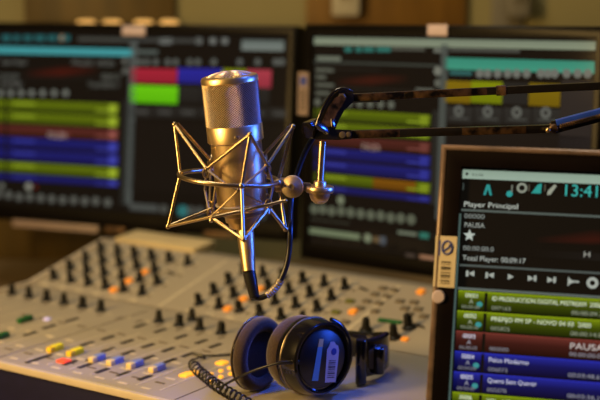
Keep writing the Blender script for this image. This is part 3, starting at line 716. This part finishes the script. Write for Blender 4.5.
# domed top mesh
bm = bmesh.new(); NR = 10; NS = 40; prev = None; RB = basis(MU)
rings = []
for j in range(NR + 1):
    f = j / NR; r = 23.2 * k * f; h = mh(79.0) + 4.6 * k * (1 - f ** 2.6)
    rings.append([bm.verts.new(MO + RB @ Vector((r * cos(2 * pi * (q + .5 * (j % 2)) / NS), r * sin(2 * pi * (q + .5 * (j % 2)) / NS), h))) for q in range(NS)] if j > 0 else [bm.verts.new(MO + RB @ Vector((0, 0, h)))])
for j in range(1, NR):
    for q in range(NS):
        a, b = rings[j], rings[j + 1]; o_ = 1 if j % 2 else 0
        bm.faces.new((a[q], b[(q + o_) % NS], b[(q + o_ - 1) % NS])); bm.faces.new((a[q], a[(q + 1) % NS], b[(q + o_) % NS]))
for q in range(NS): bm.faces.new((rings[0][0], rings[1][q], rings[1][(q + 1) % NS]))
g = finish('top_mesh', bm, M['grille'], mic, MO, smooth=False)
wm = g.modifiers.new('wires', 'WIREFRAME'); wm.thickness = .00042; wm.use_replace = True; wm.use_even_offset = False
bm = bmesh.new(); add_lathe(bm, [(22.6 * k * f, mh(80.6) + 4.2 * k * (1 - f ** 2.6)) for f in (1, .85, .7, .5, .3, .0)], MO, MU, 40); finish('top_lining', bm, M['padface'], mic, MO)
lathe('base_ring', [(0, 219), (20, 219), (23.5, 217), (24.4, 213.5), (0, 213.5)], M['nickel_dark'])
lathe('base_socket', [(0, 232.5), (12.5, 232.5), (15.2, 231), (16.2, 226), (16.4, 225.4), (18.4, 225), (19.0, 219.5), (19.6, 219), (0, 218.6)], M['nickel'])

# microphone cable with its plug, boot and taped end
cbl = empty('microphone_cable', W(243, 250, 1.2)); CO = cbl.location.copy()
tag(cbl, 'black cable plugged into the bottom of the microphone and looping up to the arm', 'cable')
def mp(x, y, d=1.2): return W(x, y, d)
A0 = mpos(229); A1 = W(249, 272, 1.2); A2 = W(254.5, 297, 1.2); ax = (A1 - A0)
bm = bmesh.new(); L = ax.length
add_lathe(bm, [(0, 0), (8.4 * k, 0), (9.0 * k, 1.5 * k), (8.8 * k, L * .2), (7.4 * k, L * .75), (6.6 * k, L - .5 * k), (0, L)], A0, ax, 40); finish('plug_barrel', bm, M['nickel'], cbl, CO)
bm = bmesh.new(); ax2 = A2 - A1; L = ax2.length
add_lathe(bm, [(0, -.2 * k), (6.5 * k, -.2 * k), (6.4 * k, L * .3), (5.4 * k, L * .8), (4.9 * k, L), (2.6 * k, L + 1 * k), (0, L + 1 * k)], A1, ax2, 32); finish('plug_boot', bm, M['rubber'], cbl, CO)
pts = smooth_pts([mp(254, 295), mp(256.5, 297.6), mp(262, 297.4), mp(268.5, 294), mp(275, 288), mp(281, 279), mp(286.5, 265), mp(289.3, 248), mp(290.2, 228), mp(290.6, 208, 1.215), mp(292.5, 190, 1.222), mp(297.5, 172, 1.224), mp(305, 152, 1.224), mp(314, 136, 1.222), mp(324, 120, 1.222), mp(336, 106, 1.222), mp(352, 100.5, 1.216), mp(380, 99.5, 1.214)], 10)
bm = bmesh.new(); add_tube(bm, pts, 2.9 * k, 14); finish('cable', bm, M['rubber'], cbl, CO)
bm = bmesh.new(); tp = pts[27:50]; add_tube(bm, tp, 0, 14, radii=[(4.0 + .35 * sin(i * 2.1)) * k for i in range(len(tp))]); finish('tape_wrap', bm, M['tape'], cbl, CO)['label'] = 'scuffed silver tape around the cable'

# ------------------------------------------------------------------ shock mount
SO = W(229, 178, 1.2)
shk = empty('shock_mount', SO); tag(shk, 'spider cage of bright wire holding the microphone with elastic bands', 'shock mount')
def sobj(name, bm, m): return finish(name, bm, m, shk, SO)
SU = Vector((.062, 0, 1)).normalized(); SX = Vector((1, 0, -.075)).normalized(); SY = Vector((0, 1, -.01)).normalized()
rr = 49.5 * k
def ringpt(az, r=rr): return SO + SX * (r * sin(az)) - SY * (r * cos(az))      # az 0 faces the camera, + to the right
bm = bmesh.new(); add_tube(bm, [ringpt(2 * pi * i / 72) for i in range(72)], 2.4 * k, 12, closed=True); sobj('main_ring', bm, M['wire'])
tips_u = [W(174.5, 124.5, 1.207), W(250, 134.5, 1.150), W(293, 126.5, 1.193), W(219, 117, 1.252)]
tips_d = [W(168, 226.5, 1.207), W(243.5, 239.5, 1.150), W(285.5, 229, 1.193), W(212, 214, 1.252)]
jaz = [-1.66, .30, 1.66, -2.86]
joints = [ringpt(a) for a in jaz]
# vertical posts: upper tip - ring - lower tip
for t, j, b in zip(tips_u, joints, tips_d):
    bm = bmesh.new(); add_tube(bm, [t, t.lerp(j, .5), j], 1.85 * k, 10); add_tube(bm, [j, j.lerp(b, .5), b], 1.85 * k, 10)
    add_ball(bm, t, 2.8 * k); add_ball(bm, b, 2.8 * k); add_ball(bm, j, 3.6 * k)
    sobj('cage_post', bm, M['wire'])
nu = {'FL': W(206.5, 169, 1.176), 'BL': W(211, 160.5, 1.222), 'FR': W(267.5, 165, 1.176), 'BR': W(264, 154.5, 1.222)}
nd = {'FL': W(210.5, 217, 1.176), 'BL': W(209.5, 209.5, 1.222), 'FR': W(268.5, 208, 1.176), 'BR': W(267, 203, 1.222)}
links = [(0, 'FL'), (0, 'BL'), (1, 'FL'), (1, 'FR'), (2, 'FR'), (2, 'BR'), (3, 'BL'), (3, 'BR')]
for T, Nn in ((tips_u, nu), (tips_d, nd)):
    for i, n in links:
        t_ = T[i] + (Vector((.0024, .004, .0006)) if (i, n) == (0, 'BL') else Vector((-.0022, .004, .0006)) if (i, n) == (2, 'BR') else Vector((0, 0, 0)))
        bm = bmesh.new(); add_tube(bm, [t_, t_.lerp(Nn[n], .5), Nn[n]], 1.75 * k, 10); add_ball(bm, Nn[n], 2.6 * k, seg=10); sobj('cage_strut', bm, M['wire'])
# hooks at the inner nodes: small loops of wire
for Nn, s in ((nu, -1), (nd, 1)):
    for n, p in Nn.items():
        bm = bmesh.new(); c = p + SU * (s * 3.8 * k); add_tube(bm, [c + SU * (4.6 * k * cos(t)) + SX * (2.8 * k * sin(t)) for t in [2 * pi * i / 20 for i in range(20)]], 1.25 * k, 8, closed=True)
        sobj('hook', bm, M['wire'])
# stub ends of the lower cradle bars
bm = bmesh.new(); add_tube(bm, [W(212, 217.5, 1.166), W(250, 209, 1.163), W(285.5, 200.5, 1.166)], 1.55 * k, 10); add_ball(bm, W(285.5, 200.5, 1.166), 1.9 * k); add_ball(bm, W(212, 217.5, 1.166), 1.9 * k); sobj('cradle_bar', bm, M['wire'])
bm = bmesh.new(); add_tube(bm, [nd['FL'], W(211, 222, 1.174)], 2.0 * k, 10); sobj('cradle_pin', bm, M['wire']); bm = bmesh.new(); add_tube(bm, [nd['FR'], W(268, 214, 1.174)], 1.8 * k, 10); sobj('cradle_pin', bm, M['wire'])
# cradle wires hugging the microphone
fc = W(238.5, 190, 1.163)
for a, b in ((nd['FL'], fc), (fc, W(262, 203, 1.170))):
    bm = bmesh.new(); add_tube(bm, [a, a.lerp(b, .5) + Vector((0, -.002, 0)), b], 1.0 * k, 8); add_ball(bm, fc, 2.3 * k, seg=10); sobj('cradle_wire', bm, M['wire'])
for a, b in ((nu['FL'], W(224, 183, 1.168)), (W(224, 183, 1.168), fc), (nu['FR'], fc), (nu['BL'], nd['BL']), (nu['BR'], nd['BR']), (nu['FL'], W(205, 190, 1.186)), (W(205, 190, 1.186), nd['FL']), (nu['FR'], W(273, 186, 1.18)), (W(273, 186, 1.18), nd['FR'])):
    bm = bmesh.new(); add_tube(bm, [a, a.lerp(b, .5) + Vector((0, -.001, 0)), b], 1.25 * k, 8); sobj('elastic_cord', bm, M['elastic'])
bm = bmesh.new(); add_tube(bm, [mpos(207.5) + basis(MU) @ Vector((25.9 * k * cos(t), 25.9 * k * sin(t), 0)) for t in [2 * pi * i / 48 for i in range(48)]], 1.3 * k, 8, closed=True); sobj('cradle_ring', bm, M['elastic'])
# swivel clamp: fork, round thumb knob, ball cup
bm = bmesh.new(); add_box(bm, W(283, 185, 1.204), (17 * k, 14 * k, 14 * k), basis(SU), bev=3.6 * k, seg=4); add_ball(bm, W(277.5, 183.5, 1.196), 4.8 * k); sobj('clamp_block', bm, M['nickel'])
bm = bmesh.new(); kd = Vector((-.16, -1, .10)).normalized()
add_lathe(bm, [(0, 0), (10.5 * k, 0), (11.4 * k, 1.0 * k), (11.4 * k, 5.0 * k), (10.7 * k, 5.8 * k), (9.6 * k, 6.0 * k), (3.2 * k, 9.2 * k), (2.2 * k, 9.2 * k), (2.0 * k, 8.2 * k), (0, 8.2 * k)], W(293, 186.5, 1.200), kd, 40); finish('thumb_knob', bm, M['nickel_matte'], shk, SO, ang=18)
bm = bmesh.new(); add_box(bm, W(303, 186.5, 1.2), (16 * k, 8 * k, 8 * k), basis(SU), bev=1.5 * k); sobj('swivel_link', bm, M['nickel_dark'])
bm = bmesh.new(); up = Vector((.02, 0, 1)).normalized()
add_lathe(bm, [(0, 0), (4.5 * k, .6 * k), (8.2 * k, 3.6 * k), (10.2 * k, 8 * k), (10.6 * k, 11.6 * k), (13.6 * k, 12.0 * k), (14.2 * k, 12.8 * k), (14.2 * k, 17.2 * k), (13.4 * k, 18.2 * k), (6.6 * k, 18.6 * k), (6.4 * k, 22.5 * k), (5.8 * k, 23.3 * k), (0, 23.3 * k)], W(319.5, 204, 1.2), up, 48)
sobj('ball_cup', bm, M['nickel'])

# ------------------------------------------------------------------ boom arm
arm = empty('microphone_boom_arm', W(320, 178, 1.2)); AO = arm.location.copy()
tag(arm, 'black paint-chipped boom arm with twin parallel rods carrying the microphone', 'boom arm')
def aobj(name, bm, m, **kw): return finish(name, bm, m, arm, AO, **kw)
bm = bmesh.new(); add_lathe(bm, [(0, 0), (3.9 * k, 0), (3.9 * k, 40 * k), (0, 40 * k)], W(320, 181.5, 1.2), W(322.5, 141, 1.2) - W(320, 181.5, 1.2), 24); aobj('stud', bm, M['wire'])
def bar(bm, a, b, h, t, mi=0, bev=.7):
    a, b = Vector(a), Vector(b); x = (b - a); L = x.length; x.normalize(); y = Vector((0, 1, 0)); y = (y - x * y.dot(x)).normalized(); z = x.cross(y)
    add_box(bm, (a + b) / 2, (L, t, h), Matrix((x, y, z)).transposed(), bev=bev * k, mi=mi)
# upper and lower rods: square tubes, running out of the picture to the elbow on the right
bm = bmesh.new(); bar(bm, W(343, 98, 1.2), W(668, 82.5, 1.17), 7.6 * k, 7 * k); aobj('upper_rod', bm, M['armblack'])
bm = bmesh.new(); bar(bm, W(322, 135.2, 1.2), W(556, 128.5, 1.18), 8.0 * k, 7 * k); aobj('lower_rod', bm, M['armblack'])
# worn patches where the paint has gone, thin sleeves on the rods
def along(a, b, x): t = (x - a[0]) / (b[0] - a[0]); return W(a[0] + (b[0] - a[0]) * t, a[1] + (b[1] - a[1]) * t, a[2] + (b[2] - a[2]) * t)
ra, rb_ = (343, 98, 1.2), (668, 82.5, 1.17); la, lb_ = (322, 135.2, 1.2), (556, 128.5, 1.18)
for x0, x1, A_, B_ in ((405, 487, ra, rb_), (352, 404, ra, rb_), (462, 526, la, lb_), (350, 400, la, lb_)):
    bm = bmesh.new(); bar(bm, along(A_, B_, x0), along(A_, B_, x1), 7.0 * k if A_ is ra else 7.4 * k, 7.6 * k, bev=.4); aobj('worn_patch', bm, M['chip_dark'])
bm = bmesh.new(); bar(bm, along(ra, rb_, 496), along(ra, rb_, 506), 9.6 * k, 9.0 * k); aobj('rod_clip', bm, M['chip'])
# rear arm beyond the elbow pin, with its tension spring
e0, e1 = W(552, 127.5, 1.18), W(960, 22, 1.13)
bm = bmesh.new(); bar(bm, e0, e1, 12.5 * k, 7 * k); aobj('rear_arm', bm, M['armblack'])
bm = bmesh.new(); bar(bm, W(556, 122.6, 1.178), W(960, 17.5, 1.128), 5.4 * k, 9.5 * k); aobj('rear_arm_cover', bm, M['armblue'])['label'] = 'blue cover strip on the rear arm'  # blue light along the rear arm's top edge, painted on as a strip
bm = bmesh.new(); s0, s1 = W(560, 126.4, 1.172), W(700, 90.4, 1.152); sd = (s1 - s0); N_ = 64; Rb = basis(sd)
add_tube(bm, [s0 + sd * (i / (N_ * 8)) + Rb @ Vector((1.9 * k * cos(2 * pi * i / 8), 1.9 * k * sin(2 * pi * i / 8), 0)) for i in range(N_ * 8 + 1)], .65 * k, 5); aobj('tension_spring', bm, M['chip'])
bm = bmesh.new(); add_lathe(bm, [(0, -5 * k), (4.6 * k, -5 * k), (4.6 * k, 5 * k), (3.4 * k, 6.2 * k), (0, 6.2 * k)], W(553, 128, 1.18), (0, -1, 0), 20); aobj('elbow_pin', bm, M['chip'])
bm = bmesh.new(); add_ball(bm, W(548, 130, 1.172), 2.6 * k); aobj('brass_rivet', bm, M['nickel'])
# head bracket: curved cheek plates from the lower rod up to the pivot
def plate(name, poly, d, th, m):
    bm = bmesh.new(); D0 = d
    a = [bm.verts.new(W(x, y, d - th / 2)) for x, y in poly]; b = [bm.verts.new(W(x, y, d + th / 2)) for x, y in poly]; n = len(poly)
    bm.faces.new(a); bm.faces.new(b[::-1])
    for i in range(n): bm.faces.new((a[i], b[i], b[(i + 1) % n], a[(i + 1) % n]))
    bmesh.ops.recalc_face_normals(bm, faces=bm.faces)
    es = [e for e in bm.edges if len(e.link_faces) == 2 and e.calc_face_angle(0) > .9]
    bmesh.ops.bevel(bm, geom=es, offset=.0009, segments=2, affect='EDGES', clamp_overlap=True)
    return aobj(name, bm, m)
cheek = [(315, 127), (319, 117), (323, 108), (329, 98), (336, 91), (343, 88.5), (350, 90), (354, 95), (354, 101), (349, 106), (344, 111), (339, 120), (335, 130), (330, 132), (320, 131)]
plate('head_bracket', cheek, 1.2, 17 * k, M['armblack'])
inner = [(321, 124), (324, 115), (329, 106), (335, 98), (341, 95), (347, 98), (343, 106), (338, 113), (334, 122), (330, 128), (324, 128)]
plate('bracket_cheek', inner, 1.189, 3 * k, M['chip_dark'])
bm = bmesh.new(); add_tube(bm, smooth_pts([W(316, 126, 1.190), W(320, 115, 1.189), W(326, 102, 1.189), W(334, 92, 1.189), W(343, 88.6, 1.189), W(352, 92, 1.190)], 6), 1.7 * k, 10); aobj('bracket_rib', bm, M['gloss'])  # glossy rib added so the bracket's outer edge catches a highlight
lev = [(311, 135), (318, 129.5), (330, 129), (340, 129.5), (352, 130), (352, 139), (338, 140), (316, 139.5), (311, 138)]
plate('lower_lever', lev, 1.198, 15 * k, M['armblack'])
bm = bmesh.new(); add_lathe(bm, [(0, -10 * k), (4.4 * k, -10 * k), (4.4 * k, 10.5 * k), (3.6 * k, 11.5 * k), (2.2 * k, 11.5 * k), (2.0 * k, 10.8 * k), (0, 10.8 * k)], W(342.5, 97.2, 1.199), (-.1, -1, .1), 6); aobj('pivot_bolt', bm, M['nickel_dark'])
bm = bmesh.new(); add_lathe(bm, [(0, -9 * k), (3.4 * k, -9 * k), (3.4 * k, 9.5 * k), (0, 9.9 * k)], W(343, 134.6, 1.199), (-.1, -1, .1), 16); add_lathe(bm, [(0, -9 * k), (2.6 * k, -9 * k), (2.6 * k, 9.5 * k), (0, 9.9 * k)], W(349, 134.2, 1.199), (-.1, -1, .1), 12); aobj('lever_bolt', bm, M['nickel_dark'])
# faceted clamping nut at the head
HALF = (Vector((.68, -.16, .72)) + Vector((0, -.98, .17))).normalized()
nax = Vector((-.62, -.70, -.2)).normalized(); hp_ = (HALF - nax * HALF.dot(nax)).normalized(); xh_ = hp_ * cos(pi / 6) + nax.cross(hp_) * sin(pi / 6)
bm = bmesh.new(); add_lathe(bm, [(0, -9 * k), (8.6 * k, -9 * k), (9.6 * k, -7.6 * k), (9.6 * k, 6.5 * k), (8.4 * k, 8 * k), (0, 8 * k)], W(312.5, 128.5, 1.196), nax, 6, xh=xh_); aobj('clamp_nut', bm, M['gloss'], ang=20)
tb = basis(HALF, Vector((.8, 0, -.45)))
bm = bmesh.new(); add_box(bm, W(322.5, 128.5, 1.187), (15 * k, 6 * k, 5 * k), tb, bev=.7 * k); aobj('bracket_tab', bm, M['gloss'], ang=20)
bm = bmesh.new(); add_box(bm, W(333, 123.5, 1.188), (4.5 * k, 10 * k, 4 * k), basis(HALF, Vector((1, 0, .2))), bev=.7 * k); aobj('bracket_tab', bm, M['gloss'], ang=20)
# out of the picture: the post that carries the arm, clamped to the desk
pb = W(960, 22, 1.13); px_ = pb.x; py_ = pb.y
bm = bmesh.new(); add_tube(bm, [Vector((px_, py_, DT + .001)), Vector((px_, py_, pb.z + .03))], .012, 20); add_lathe(bm, [(.035, 0), (.035, .02), (.016, .03), (0, .03)], (px_, py_, DT), (0, 0, 1), 28); aobj('post', bm, M['armblack'])
bm = bmesh.new(); bar(bm, W(662, 76, 1.17), W(640, 110, 1.17), 10 * k, 9 * k); aobj('elbow_link', bm, M['armblack'])

# ------------------------------------------------------------------ headphones
HP = Vector((0, 0, 0)); c1 = W(322, 358.5, 1.243)
hp = empty('headphones', Vector((c1.x, c1.y, ZC))); HO = hp.location.copy()
tag(hp, 'black closed headphones with brown ear cushions lying on the console', 'headphones')
def hobj(name, bm, m, par=None, **kw):
    o = finish(name, bm, m, hp, HO, **kw)
    return o
h = 1.243 / FPX
def cup(center, a, face, flip):
    """center: centre of the outer face; a: outward direction"""
    a = Vector(a).normalized(); R = basis(a, Vector((0, 0, 1)))
    root = empty('ear_cup', Vector((0, 0, 0))); root.parent = hp
    def cobj(name, bm, m, **kw):
        o = finish(name, bm, m, root, HO, **kw); return o
    bm = bmesh.new()
    add_lathe(bm, [(37.5 * h, -27 * h), (38.6 * h, -25 * h), (38.8 * h, -21 * h), (38.0 * h, -18 * h), (39.0 * h, -16.5 * h), (38.6 * h, -9 * h), (37.4 * h, -3 * h), (36.4 * h, 1.0 * h), (34.6 * h, 2.4 * h), (32.4 * h, 2.0 * h), (31.4 * h, -.8 * h), (0, -.8 * h)], center, a, 56); cobj('housing', bm, M['gloss'], ang=30)
    bm = bmesh.new(); pt_ = [center + a * (-17.4 * h) + R @ Vector((39.0 * h * cos(t), 39.0 * h * sin(t), 0)) for t in [2 * pi * i / 56 for i in range(56)]]
    add_tube(bm, pt_, 1.0 * h, 8, closed=True); cobj('trim_ring', bm, M['nickel_dark'])
    bm = bmesh.new(); prof = []
    for t in [pi * i / 10 for i in range(11)]: prof.append(((30.5 + 8.2 * cos(t - pi / 2) ** 2 * 0 + 7.6 * sin(t) * 0 + 7.8 * cos(pi * .5 - t) * 0 + 8.0 * sin(t)) * h, (-28 - 20 * (i_ := t / pi)) * h))
    prof = [(33 * h, -26 * h), (37.4 * h, -28 * h), (38.6 * h, -33 * h), (38.4 * h, -39 * h), (36.8 * h, -44 * h), (33.5 * h, -47 * h), (29 * h, -47 * h), (25.5 * h, -44.5 * h), (24 * h, -40 * h), (24 * h, -30 * h)]
    add_lathe(bm, prof, center, a, 56, close=False); 
    cobj('cushion', bm, M['cushion'], ang=60)
    bm = bmesh.new(); add_lathe(bm, [(0, -41 * h), (24.5 * h, -40 * h), (24.5 * h, -30 * h), (0, -30 * h)], center, a, 40); cobj('driver_cloth', bm, M['padface'])
    return root, R, a, cobj
A1v = Vector((.62, -.78, .06)).normalized()
r1, R1, a1, c1obj = cup(c1, A1v, True, 1)
# near cup: cap disc with label and printed logo
bm = bmesh.new(); add_lathe(bm, [(0, -.8 * h), (29.5 * h, -.8 * h), (29.5 * h, .2 * h), (28 * h, 1.2 * h), (0, 1.6 * h)], c1, a1, 48); c1obj('cap_disc', bm, M['satin'])
fx = Vector((0, 0, 1)).cross(a1).normalized(); fy = a1.cross(fx)
tilt_ = .16; fx2 = fx * cos(tilt_) - fy * sin(tilt_); fy2 = fy * cos(tilt_) + fx * sin(tilt_)
def F1(x, y, z): return c1 + fx2 * (x * h) + fy2 * (y * h) + a1 * (z * h)
RF = Matrix((fx2, fy2, a1)).transposed()
bm = bmesh.new()
lab = [(5, -24), (19, -24), (20, 8), (18, 13), (15, 14), (13, 17), (8, 17), (6, 12), (4, 9)]
add_prism(bm, lab, 1.3, 2.0, F1, 0)
for i, hh in enumerate((.9, .5, 1.3, .5, .9, 1.4, .5, 1.0, .6)): add_box(bm, F1(12, -19 + i * 2.1, 2.05), (9 * h, hh * h, .2 * h), RF, mi=1)
add_lathe(bm, [(3.6 * h, 0), (3.6 * h, .3 * h), (0, .3 * h)], F1(13, 7, 2.0), a1, 16, mi=2)
c1obj('barcode_label', bm, [M['labelwhite'], M['ink'], M['inkblue']], smooth=False)['label'] = 'white barcode label with blue mark'
bm = bmesh.new(); add_prism(bm, [(-12, -22), (-4, -22), (-2, 12), (-8, 12)], 1.3, 1.9, F1, 0); add_prism(bm, [(-8, 12), (-2, 12), (-1.5, 20), (-7, 20)], 1.3, 1.9, F1, 1)
c1obj('cyan_strip_label', bm, [M['labelcyan'], M['capcream']], smooth=False)['label'] = 'narrow cyan label'
# yoke hugging the near cup on its band side
bm = bmesh.new(); ysr = []
for t in [radians(-62 + 124 * i / 20) for i in range(21)]:
    ysr.append(c1 + a1 * (-8 * h) + fx * (42.0 * h * cos(t)) + fy * (40.5 * h * sin(t)))
ring_in = []
for i, p in enumerate(ysr):
    pass
add_tube(bm, ysr, 0, 10, radii=[(2.2 + 2.4 * sin(pi * i / 20)) * h for i in range(21)]); hobj('yoke', bm, M['gloss'])
A2v = Vector((-.80, .60, 0)).normalized()      # far cup: its open pad looks at the near cup, outward is left and away
c2 = W(264, 352, 1.274); c2.z = ZC + .0372
r2 = empty('ear_cup', Vector((0, 0, 0))); r2.parent = hp
def c2obj(name, bm, m, **kw): return finish(name, bm, m, r2, HO, **kw)
bm = bmesh.new(); add_lathe(bm, [(24 * h, 8 * h), (24 * h, 3 * h), (26 * h, .6 * h), (30 * h, -.4 * h), (34.5 * h, .4 * h), (37.4 * h, 2.6 * h), (38.4 * h, 6 * h), (38.0 * h, 10 * h), (36 * h, 12 * h)], c2, A2v, 56, close=False); c2obj('cushion', bm, M['cushion'], ang=60)
bm = bmesh.new(); add_lathe(bm, [(0, 3.2 * h), (24.5 * h, 4.0 * h), (24.5 * h, 9 * h), (0, 9 * h)], c2, A2v, 40); c2obj('driver_cloth', bm, M['padface'])
bm = bmesh.new(); add_lathe(bm, [(34 * h, 10.5 * h), (37.6 * h, 11 * h), (37.8 * h, 13.5 * h), (34 * h, 15.5 * h), (29 * h, 20 * h), (20 * h, 25 * h), (8 * h, 27.5 * h), (0, 28 * h)], c2, A2v, 56); c2obj('housing', bm, M['gloss'], ang=45)
bm = bmesh.new(); Rz = basis(A2v, Vector((0, 0, 1)))
add_tube(bm, [c2 + A2v * (12.3 * h) + Rz @ Vector((38.0 * h * cos(t), 38.0 * h * sin(t), 0)) for t in [2 * pi * i / 56 for i in range(56)]], .8 * h, 8, closed=True); c2obj('trim_ring', bm, M['nickel_dark'])
# headband: an upright strip curling round behind the cups, resting on its edge
def ground(px, d, z): r = ray(px, 300); P = CAM + r * d; return Vector((CAM.x + (px - 300) / FPX * d, P.y, ZC + z))
path = smooth_pts([ground(358, 1.292, 0), ground(372, 1.300, 0), ground(384, 1.316, 0), ground(386, 1.338, 0), ground(374, 1.358, 0), ground(345, 1.372, 0), ground(305, 1.382, 0), ground(275, 1.376, 0), ground(255, 1.358, 0), ground(246, 1.335, 0)], 6)
def ribbon(bm, path, z0, z1, th, inset=0):
    n = len(path); vs = []
    for i, p in enumerate(path):
        t = (path[min(i + 1, n - 1)] - path[max(i - 1, 0)]).normalized(); nn = Vector((-t.y, t.x, 0)).normalized()
        e = min(1, i / 3, (n - 1 - i) / 3); q_ = max(0, min(1, (i / (n - 1) - .28) / .2)) if n > 40 else 0; z1_ = z1 - .011 * q_
        zz0 = z0 + (1 - e) * .004; zz1 = z1_ - (1 - e) * .004; b = .0022
        q = []
        for s_, z in ((1, zz0 + b), (.55, zz0), (-.55, zz0), (-1, zz0 + b), (-1, zz1 - b), (-.55, zz1), (.55, zz1), (1, zz1 - b)):
            q.append(bm.verts.new(Vector((p.x, p.y, ZC + z)) + nn * (th / 2 * s_ + inset)))
        vs.append(q)
    for a, b in zip(vs, vs[1:]):
        for k_ in range(8): bm.faces.new((a[k_], a[(k_ + 1) % 8], b[(k_ + 1) % 8], b[k_]))
    bm.faces.new(vs[0][::-1]); bm.faces.new(vs[-1])
bm = bmesh.new(); ribbon(bm, path, .006, .0445, .007); hobj('headband', bm, M['gloss'], ang=35)
bm = bmesh.new(); ribbon(bm, path[26:-6], .010, .030, .006, inset=.0052); hobj('headband_lining', bm, M['satin'], ang=35)
bm = bmesh.new(); ribbon(bm, path[4:13], .011, .037, .003, inset=-.0036); ribbon_ = hobj('inner_padding', bm, M['lining'], ang=35)
for px_s, d_ in ((361.5, 1.282), (379.5, 1.296)):
    bm = bmesh.new(); g0 = ground(px_s, d_, .002)
    add_lathe(bm, [(0, 0), (5.2 * h, 0), (5.9 * h, 1 * h), (5.9 * h, (46 if px_s < 370 else 26) * h), (5.0 * h, (48 if px_s < 370 else 28) * h), (0, (48 if px_s < 370 else 28) * h)], g0 + Vector((0, 0, 0 if px_s < 370 else .0068)), (0, 0, 1), 24); hobj('hinge_post', bm, M['gloss'])
bm = bmesh.new(); q0 = ground(246, 1.330, .004); add_lathe(bm, [(0, 0), (5.5 * h, 0), (5.5 * h, 40 * h), (0, 40 * h)], q0, (0, 0, 1), 20); hobj('hinge_post', bm, M['gloss'])
# lead: short strain relief and wire, then the coil
cm = lambda px, py, z: (lambda r: CAM + r * ((ZC + z - CAM.z) / r.z))(ray(px, py))
wire = smooth_pts([W(299, 362, 1.225), W(288, 362.5, 1.222), W(277, 363.5, 1.222), W(258, 369, 1.228), W(240, 376.5, 1.24), cm(226, 384, .012), cm(219, 388, .006)], 8)
bm = bmesh.new(); add_tube(bm, wire, 1.3 * h, 10); hobj('lead_wire', bm, M['rubber'])
bm = bmesh.new(); add_tube(bm, wire[:16], 2.2 * h, 10); hobj('strain_relief', bm, M['rubber'])
axis_pts = smooth_pts([cm(193.5, 364, .0062), cm(196.5, 369, .0062), cm(205, 376, .0062), cm(216, 385, .0062), cm(229, 393, .0062), cm(243, 401, .0062), cm(258, 409, .0062)], 30)
tot = [0]
for a, b in zip(axis_pts, axis_pts[1:]): tot.append(tot[-1] + (b - a).length)
turns = 17; hel = []
NN = turns * 16
import bisect
for i in range(NN + 1):
    s_ = tot[-1] * i / NN; j = min(len(tot) - 2, max(0, bisect.bisect(tot, s_) - 1)); f = (s_ - tot[j]) / max(1e-9, tot[j + 1] - tot[j])
    p = axis_pts[j].lerp(axis_pts[j + 1], f); t = (axis_pts[j + 1] - axis_pts[j]).normalized(); n = Vector((0, 0, 1)); bn = t.cross(n).normalized()
    an = 2 * pi * turns * i / NN; hel.append(p + (n * cos(an) + bn * sin(an)) * .0052)
bm = bmesh.new(); add_tube(bm, hel, .00105, 8); hobj('coiled_cable', bm, M['rubber'])
lead = smooth_pts([hel[0], cm(191.5, 361, .004), cm(199, 357.5, .003), cm(205, 358, .002), cm(201, 354.5, .002), cm(193, 354, .002), cm(205, 355.5, .002), cm(222, 355, .002), cm(240, 353, .002)], 8)
bm = bmesh.new(); add_tube(bm, lead, .00105, 8); hobj('cable_tail', bm, M['rubber'])

# ------------------------------------------------------------------ light
def look(o, tgt): o.rotation_euler = (Vector(tgt) - o.location).to_track_quat('-Z', 'Y').to_euler()
def area(name, loc, tgt, size, power, col, sy=None, spread=None):
    l = bpy.data.lights.new(name, 'AREA'); l.energy = power; l.color = col; l.size = size
    if sy: l.shape = 'RECTANGLE'; l.size_y = sy
    if spread: l.spread = radians(spread)
    o = bpy.data.objects.new(name, l); COL.objects.link(o); o.location = loc; look(o, tgt); return o
def spot(name, loc, tgt, power, col, ang, blend=.5, rad=.03):
    l = bpy.data.lights.new(name, 'SPOT'); l.energy = power; l.color = col; l.spot_size = radians(ang); l.spot_blend = blend; l.shadow_soft_size = rad
    o = bpy.data.objects.new(name, l); COL.objects.link(o); o.location = loc; look(o, tgt); return o
WARM = (1, .62, .20)
area('warm_lamp', (-.76, .80, ZC + .50), MO, .16, 15.5, WARM, sy=.40)
area('ceiling_lamp', (-.45, 1.25, ZC + 1.7), (-.05, 1.40, ZC), .4, 11, (1, .86, .64))
area('wall_lamp', (.2, 1.75, ZC + 1.5), (.1, WY, ZC + .45), .5, 3.0, (1, .84, .46))  # unseen wash light added to brighten the wall
spot('blue_lamp', (.84, 1.24, ZC + .36), W(264, 168, 1.2), 95, (.03, .12, 1), 20, .4, .16)
spot('blue_side_lamp', (.62, 1.05, ZC + .90), W(314, 122, 1.195), 70, (.02, .10, 1), 10, .5, .08)
spot('blue_top_lamp', (.50, 1.50, ZC + .95), W(314, 345, 1.25), 120, (.03, .12, 1), 9, .7, .10)
wd = bpy.data.worlds.new('room_ambience'); SC.world = wd; wd.use_nodes = True
bg = wd.node_tree.nodes['Background']; bg.inputs['Color'].default_value = (.10, .08, .06, 1); bg.inputs['Strength'].default_value = .35
